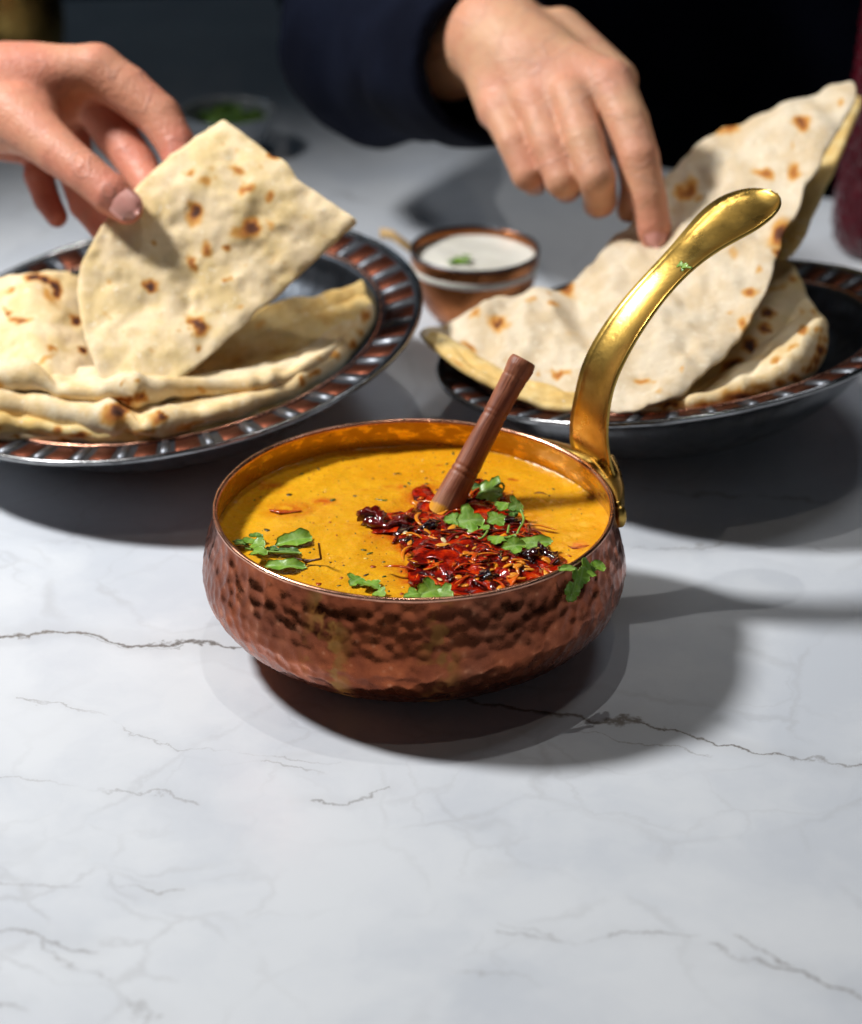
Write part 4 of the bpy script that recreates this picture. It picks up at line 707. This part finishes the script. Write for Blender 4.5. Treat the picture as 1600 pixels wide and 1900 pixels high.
for x, y in ((-.36, 1.1), (0, 1.13), (-.38, 1.42), (-.02, 1.45)):
    V, f = tube([(x, y, FLOORZ), (x, y, -.5), (x, y, -.292)], .016, 12); mesh('chair_leg', V, f, wd, bc)
V, f = slab('', [(-.40, 1.47), (.0, 1.51), (.0, 1.54), (-.40, 1.50)], -.245, .12, None, .006); mesh('backrest', V, f, wd, bc, smooth=False)
# ---------------------------------------------------------------- people: one continuous skin from a signed distance field
def surf(vol, org, h):
    ins = vol < 0; sh = np.array(vol.shape); cs = sh-1
    acc = np.zeros((*cs, 3), np.float32); cnt = np.zeros(cs, np.float32)
    idx = np.indices(tuple(cs)).transpose(1, 2, 3, 0)
    def cut(o, n): return tuple(slice(o[i], o[i]+n[i]) for i in range(3))
    cor = [(i, j, k) for i in (0, 1) for j in (0, 1) for k in (0, 1)]
    for a in cor:
        for ax_ in range(3):
            if a[ax_]: continue
            b = list(a); b[ax_] = 1; va = vol[cut(a, cs)]; vb = vol[cut(b, cs)]; m = (va < 0) != (vb < 0)
            t = np.where(m, va/np.where(m, va-vb, 1), 0)
            for c in range(3): acc[..., c] += m*(a[c]+(t if c == ax_ else 0))
            cnt += m
    m = cnt > 0; ids = -np.ones(cs, np.int64); ids[m] = np.arange(m.sum())
    V = (acc[m]/cnt[m][:, None]+idx[m])*h+org; F_ = []
    for ax_ in range(3):
        u_, v_ = (ax_+1) % 3, (ax_+2) % 3; n = sh.copy(); n[ax_] -= 1
        o1 = [0, 0, 0]; o1[ax_] = 1
        a = ins[cut((0, 0, 0), n)]; b = ins[cut(o1, n)]; e = np.argwhere(a != b); e = e[(e[:, u_] > 0) & (e[:, v_] > 0) & (e[:, u_] < cs[u_]) & (e[:, v_] < cs[v_])]
        fl = ins[e[:, 0], e[:, 1], e[:, 2]]; q = []
        for du, dv in ((1, 1), (0, 1), (0, 0), (1, 0)):
            c = e.copy(); c[:, u_] -= du; c[:, v_] -= dv; q.append(ids[c[:, 0], c[:, 1], c[:, 2]])
        q = np.stack(q, 1); q[~fl] = q[~fl][:, ::-1]; F_.append(q)
    return V, np.vstack(F_)
def smin(a, b, k):
    h = np.clip(.5+.5*(b-a)/k, 0, 1); return b+(a-b)*h-k*h*(1-h)
def capsule(G, a, b, ra, rb):
    a = np.asarray(a, np.float32); ba = np.asarray(b, np.float32)-a; pa = G-a; t = np.clip((pa@ba)/max(float(ba@ba), 1e-12), 0, 1)
    return np.linalg.norm(pa-t[..., None]*ba, axis=-1)-(ra+(rb-ra)*t)
def grid(lo, hi, h):
    ax_ = [np.arange(lo[i], hi[i]+h, h, dtype=np.float32) for i in range(3)]; return np.stack(np.meshgrid(*ax_, indexing='ij'), -1)
def relax(V, F_, it=2, lam=.5):
    e = np.vstack([F_[:, [0, 1]], F_[:, [1, 2]], F_[:, [2, 3]], F_[:, [3, 0]]]); e = np.vstack([e, e[:, ::-1]]); deg = np.bincount(e[:, 0], minlength=len(V))[:, None]
    for _ in range(it):
        s = np.stack([np.bincount(e[:, 0], V[e[:, 1], c], len(V)) for c in range(3)], 1)/deg; V = V+(s-V)*lam
    return V
def body_mesh(palm, fingers, h, kp=.006, kf=.004, kj=.0010, extra=None):
    # palm: list of (a, b, ra, rb); fingers: lists of joints (point, radius)
    P_ = np.vstack([[s[0], s[1]] for s in palm]+[[j[0] for j in fg] for fg in fingers]); lo = P_.min(0)-.035; hi = P_.max(0)+.035
    G = grid(lo, hi, h); pm = None
    for a, b, ra, rb in palm:
        d = capsule(G, a, b, ra, rb); pm = d if pm is None else smin(pm, d, kp)
    tot = pm
    for fg in fingers:
        fd = None
        for (a, ra), (b, rb) in zip(fg[:-1], fg[1:]):
            d = capsule(G, a, b, ra, rb); fd = d if fd is None else smin(fd, d, kj)
        tot = smin(tot, smin(pm, fd, kf), .0012)
    if extra: tot = extra(G, tot)
    V, F_ = surf(tot, lo, h); V = relax(V, F_, 3); return V, F_
def nail(c, along, nrm, L, W_, parent, m=None):
    along = unit(along); nrm = unit(np.asarray(nrm)-along*(np.asarray(nrm)@along)); side = np.cross(along, nrm); n, k = 9, 9; V = []
    for i in range(n):
        s = i/(n-1)*2-1
        for j in range(k):
            t = j/(k-1)*2-1; w_ = W_*.5*(max(1-abs(s*.96)**2.8, .01)**.5); V.append(np.asarray(c)+along*s*L*.5+side*t*w_-nrm*(.0022*t*t*(W_/.010)+.0008*s*s))
    V = np.array(V); n0 = len(V); ft = gridfaces(n, k, False, False); V = np.vstack([V, V-nrm*.0012])
    bd = [i*k for i in range(n)]+[(n-1)*k+j for j in range(1, k)]+[i*k+k-1 for i in range(n-2, -1, -1)]+[j for j in range(k-2, 0, -1)]
    return mesh('fingernail', V, ft+[tuple(i+n0 for i in q[::-1]) for q in ft]+[(bd[i], bd[(i+1) % len(bd)], bd[(i+1) % len(bd)]+n0, bd[i]+n0) for i in range(len(bd))], MT['nail'], parent)
def redness(V, tips, r):
    c = np.zeros(len(V))
    for t in tips: c = np.maximum(c, np.exp(-(np.linalg.norm(V-t, axis=1)/r)**2))
    return c
# left hand: pinches the torn bread
DN = depth(on1(np.array(262.0), np.array(345.0)))
def HL(px, py, dd, rpx): d = DN+dd; return (PD(px, py, d), rpx*d/F)
def seg2(a, b): return (a[0], b[0], a[1], b[1])
palmL = [seg2(HL(-60, 178, .036, 92), HL(60, 168, .034, 78)), seg2(HL(20, 150, .030, 66), HL(180, 128, .026, 42)), seg2(HL(-10, 180, .042, 66), HL(165, 178, .042, 38)), seg2(HL(-20, 215, .048, 58), HL(130, 235, .054, 34)), seg2(HL(-40, 240, .050, 50), HL(85, 280, .060, 28)),
         seg2(HL(-30, 200, .026, 78), HL(55, 232, .016, 56)), seg2(HL(-260, 190, .044, 92), HL(-60, 178, .036, 88)), seg2(HL(-700, 215, .09, 120), HL(-260, 190, .044, 92))]
fingL = [[HL(30, 215, .014, 58), HL(108, 282, .0, 43), HL(160, 322, -.008, 38), HL(205, 360, -.012, 38), HL(234, 384, -.012, 33)],
         [HL(178, 130, .026, 48), HL(235, 166, .025, 45), HL(296, 216, .022, 41), HL(326, 266, .018, 36), HL(340, 320, .012, 28)],
         [HL(165, 180, .042, 40), HL(215, 250, .038, 40), HL(256, 307, .030, 37), HL(282, 352, .020, 32), HL(296, 392, .015, 25)],
         [HL(130, 235, .054, 36), HL(140, 312, .050, 35), HL(160, 378, .040, 32), HL(190, 418, .030, 28), HL(214, 442, .022, 24)],
         [HL(85, 280, .060, 31), HL(72, 325, .054, 28), HL(88, 372, .052, 25), HL(106, 402, .044, 21)]]
V, F_ = body_mesh(palmL, fingL, .0013)
pl = empty('person', HL(-60, 178, .036, 1)[0]); tag(pl, 'bare hand reaching in from the left and pinching the upright bread', 'person')
tipsL = [fg[-1][0] for fg in fingL]
rd = np.maximum(redness(V, tipsL, .020), .75*redness(V, [fg[k_][0] for fg in fingL[2:] for k_ in (1, 2)], .02)); mesh('hand', V, F_, MT['skin1'], pl, attrs={'red': rd})
tdir = fingL[0][-1][0]-fingL[0][-2][0]; nv_ = unit(CAM-fingL[0][-1][0])+np.array([.02, 0, .15])
nail(fingL[0][-1][0]+unit(nv_)*(fingL[0][-1][1]+.0009)-unit(tdir)*.0015, tdir, nv_, .0150, .0125, pl)
# right hand: index finger presses the big bread
TP = on4(np.array(1215.0), np.array(440.0)); DR = depth(TP)-.009
def HR(px, py, dd, rpx): d = DR+dd; return (PD(px, py, d), rpx*d/F)
palmR = [seg2(HR(925, 62, .062, 84), HR(990, 120, .045, 80)), seg2(HR(960, 95, .050, 66), HR(1128, 160, .020, 46)), seg2(HR(950, 95, .050, 66), HR(1056, 182, .022, 42)), seg2(HR(930, 100, .054, 62), HR(988, 192, .028, 39)), seg2(HR(905, 100, .060, 56), HR(924, 205, .038, 36)),
         seg2(HR(830, 95, .100, 84), HR(925, 72, .062, 82)), seg2(HR(735, 75, .17, 96), HR(830, 95, .100, 84)), seg2(HR(1000, 150, .058, 60), HR(1090, 200, .050, 48)), seg2(HR(1040, 60, .058, 44), HR(1142, 150, .045, 40))]
fingR = [[HR(1140, 205, .05, 39), HR(1172, 285, .035, 32), HR(1180, 345, .030, 28), HR(1166, 392, .026, 22)],
         [HR(1132, 155, .018, 45), HR(1164, 225, .008, 41), HR(1186, 292, .001, 38), HR(1203, 365, .0, 34), HR(1214, 425, .001, 32), HR(1216, 445, .002, 26)],
         [HR(1058, 176, .018, 39), HR(1085, 262, .004, 36), HR(1108, 330, -.002, 35), HR(1114, 372, .016, 31), HR(1108, 380, .036, 26)],
         [HR(990, 188, .026, 37), HR(1020, 270, .013, 34), HR(1044, 335, .008, 33), HR(1052, 348, .030, 28), HR(1058, 330, .046, 23)],
         [HR(926, 202, .036, 35), HR(956, 265, .024, 33), HR(980, 324, .020, 31), HR(992, 338, .038, 25), HR(1000, 320, .05, 21)]]
V, F_ = body_mesh(palmR, fingR, .0014)
kn = [fg[0][0]+np.array([0, -.2, .98])*fg[0][1] for fg in fingR[1:]]
rd = np.maximum(np.maximum(redness(V, [fingR[1][-1][0]], .022), .5*redness(V, [fg[2][0] for fg in fingR[1:]], .014)), .35*redness(V, kn, .012))
# torso, upper arm and sleeve in navy cloth
TB = np.array([.14, .86, 0.0])
pr_ = empty('person', (TB[0], TB[1], 0)); tag(pr_, 'person in navy clothes whose right index finger presses the big bread', 'person')
mesh('hand', V, F_, MT['skin2'], pr_, attrs={'red': rd})
ix = fingR[1]; tdir = ix[-1][0]-ix[-3][0]; nv_ = unit(CAM-ix[-2][0])+np.array([0, 0, .25])
nail(ix[-2][0]*.5+ix[-1][0]*.5+unit(nv_)*(ix[-2][1]*.5+ix[-1][1]*.5+.0010)+unit(tdir)*.0015, tdir, nv_, .0125, .0100, pr_)
el = HR(722, 70, .19, 1)[0]; shl = np.array([.0, .88, .40]); cuff = HR(908, 116, .074, 1)[0]
def sleeve():
    sh_ = el+(shl-el)*.55; P_ = np.array([cuff, el, sh_]); lo = P_.min(0)-.085; hi = P_.max(0)+.085; h = .0032; G = grid(lo, hi, h)
    ax_ = unit(el-cuff); t_ = (G-cuff)@ax_.astype(np.float32)
    d = smin(capsule(G, cuff, el, .0385, .052), capsule(G, el, sh_, .052, .062), .02)
    wob = .0032*fbm(G[..., 0]*30, G[..., 1]*30, G[..., 2]*30+t_*22, 3, 2)+.0012*np.sin(t_*150+G[..., 2]*90)*np.clip(1-np.abs(t_-.03)/.06, 0, 1)
    d = (d+wob).astype(np.float32)
    hol = capsule(G, cuff-ax_*.06, cuff+ax_*.045, .0335, .030)
    near = np.linalg.norm(G-cuff, axis=-1) < .09
    d = np.where(near, np.maximum(d, np.maximum(-t_-.002, -hol)), d)
    V, F_ = surf(d, lo, h); return relax(V, F_, 2), F_
V, F_ = sleeve(); mesh('sleeve', V, F_, MT['cloth'], pr_)
def shirt():
    lo = np.array([-.22, .42, -.14]); hi = np.array([.64, 1.14, .52]); h = .0068; G = grid(lo, hi, h)
    d = capsule(G, el+(shl-el)*.5, shl, .064, .085)
    d = smin(d, capsule(G, (.05, .90, .36), (.32, .90, .36), .12, .12), .06)
    t = capsule(G, (.13, .86, -.06), (.15, .88, .34), .17, .16); t = smin(t, capsule(G, (.30, .78, -.06), (.30, .84, .34), .17, .14), .06)
    d = smin(d, t, .03); d = smin(d, capsule(G, (.43, .84, .36), (.50, .66, .10), .08, .07), .03)
    d = d+.005*fbm(G[..., 0]*16, G[..., 1]*16, G[..., 2]*16+G[..., 0]*14, 3, 2).astype(np.float32)
    V, F_ = surf(d, lo, h); return relax(V, F_, 3), F_
V, F_ = shirt(); mesh('shirt', V, F_, MT['cloth'], pr_)
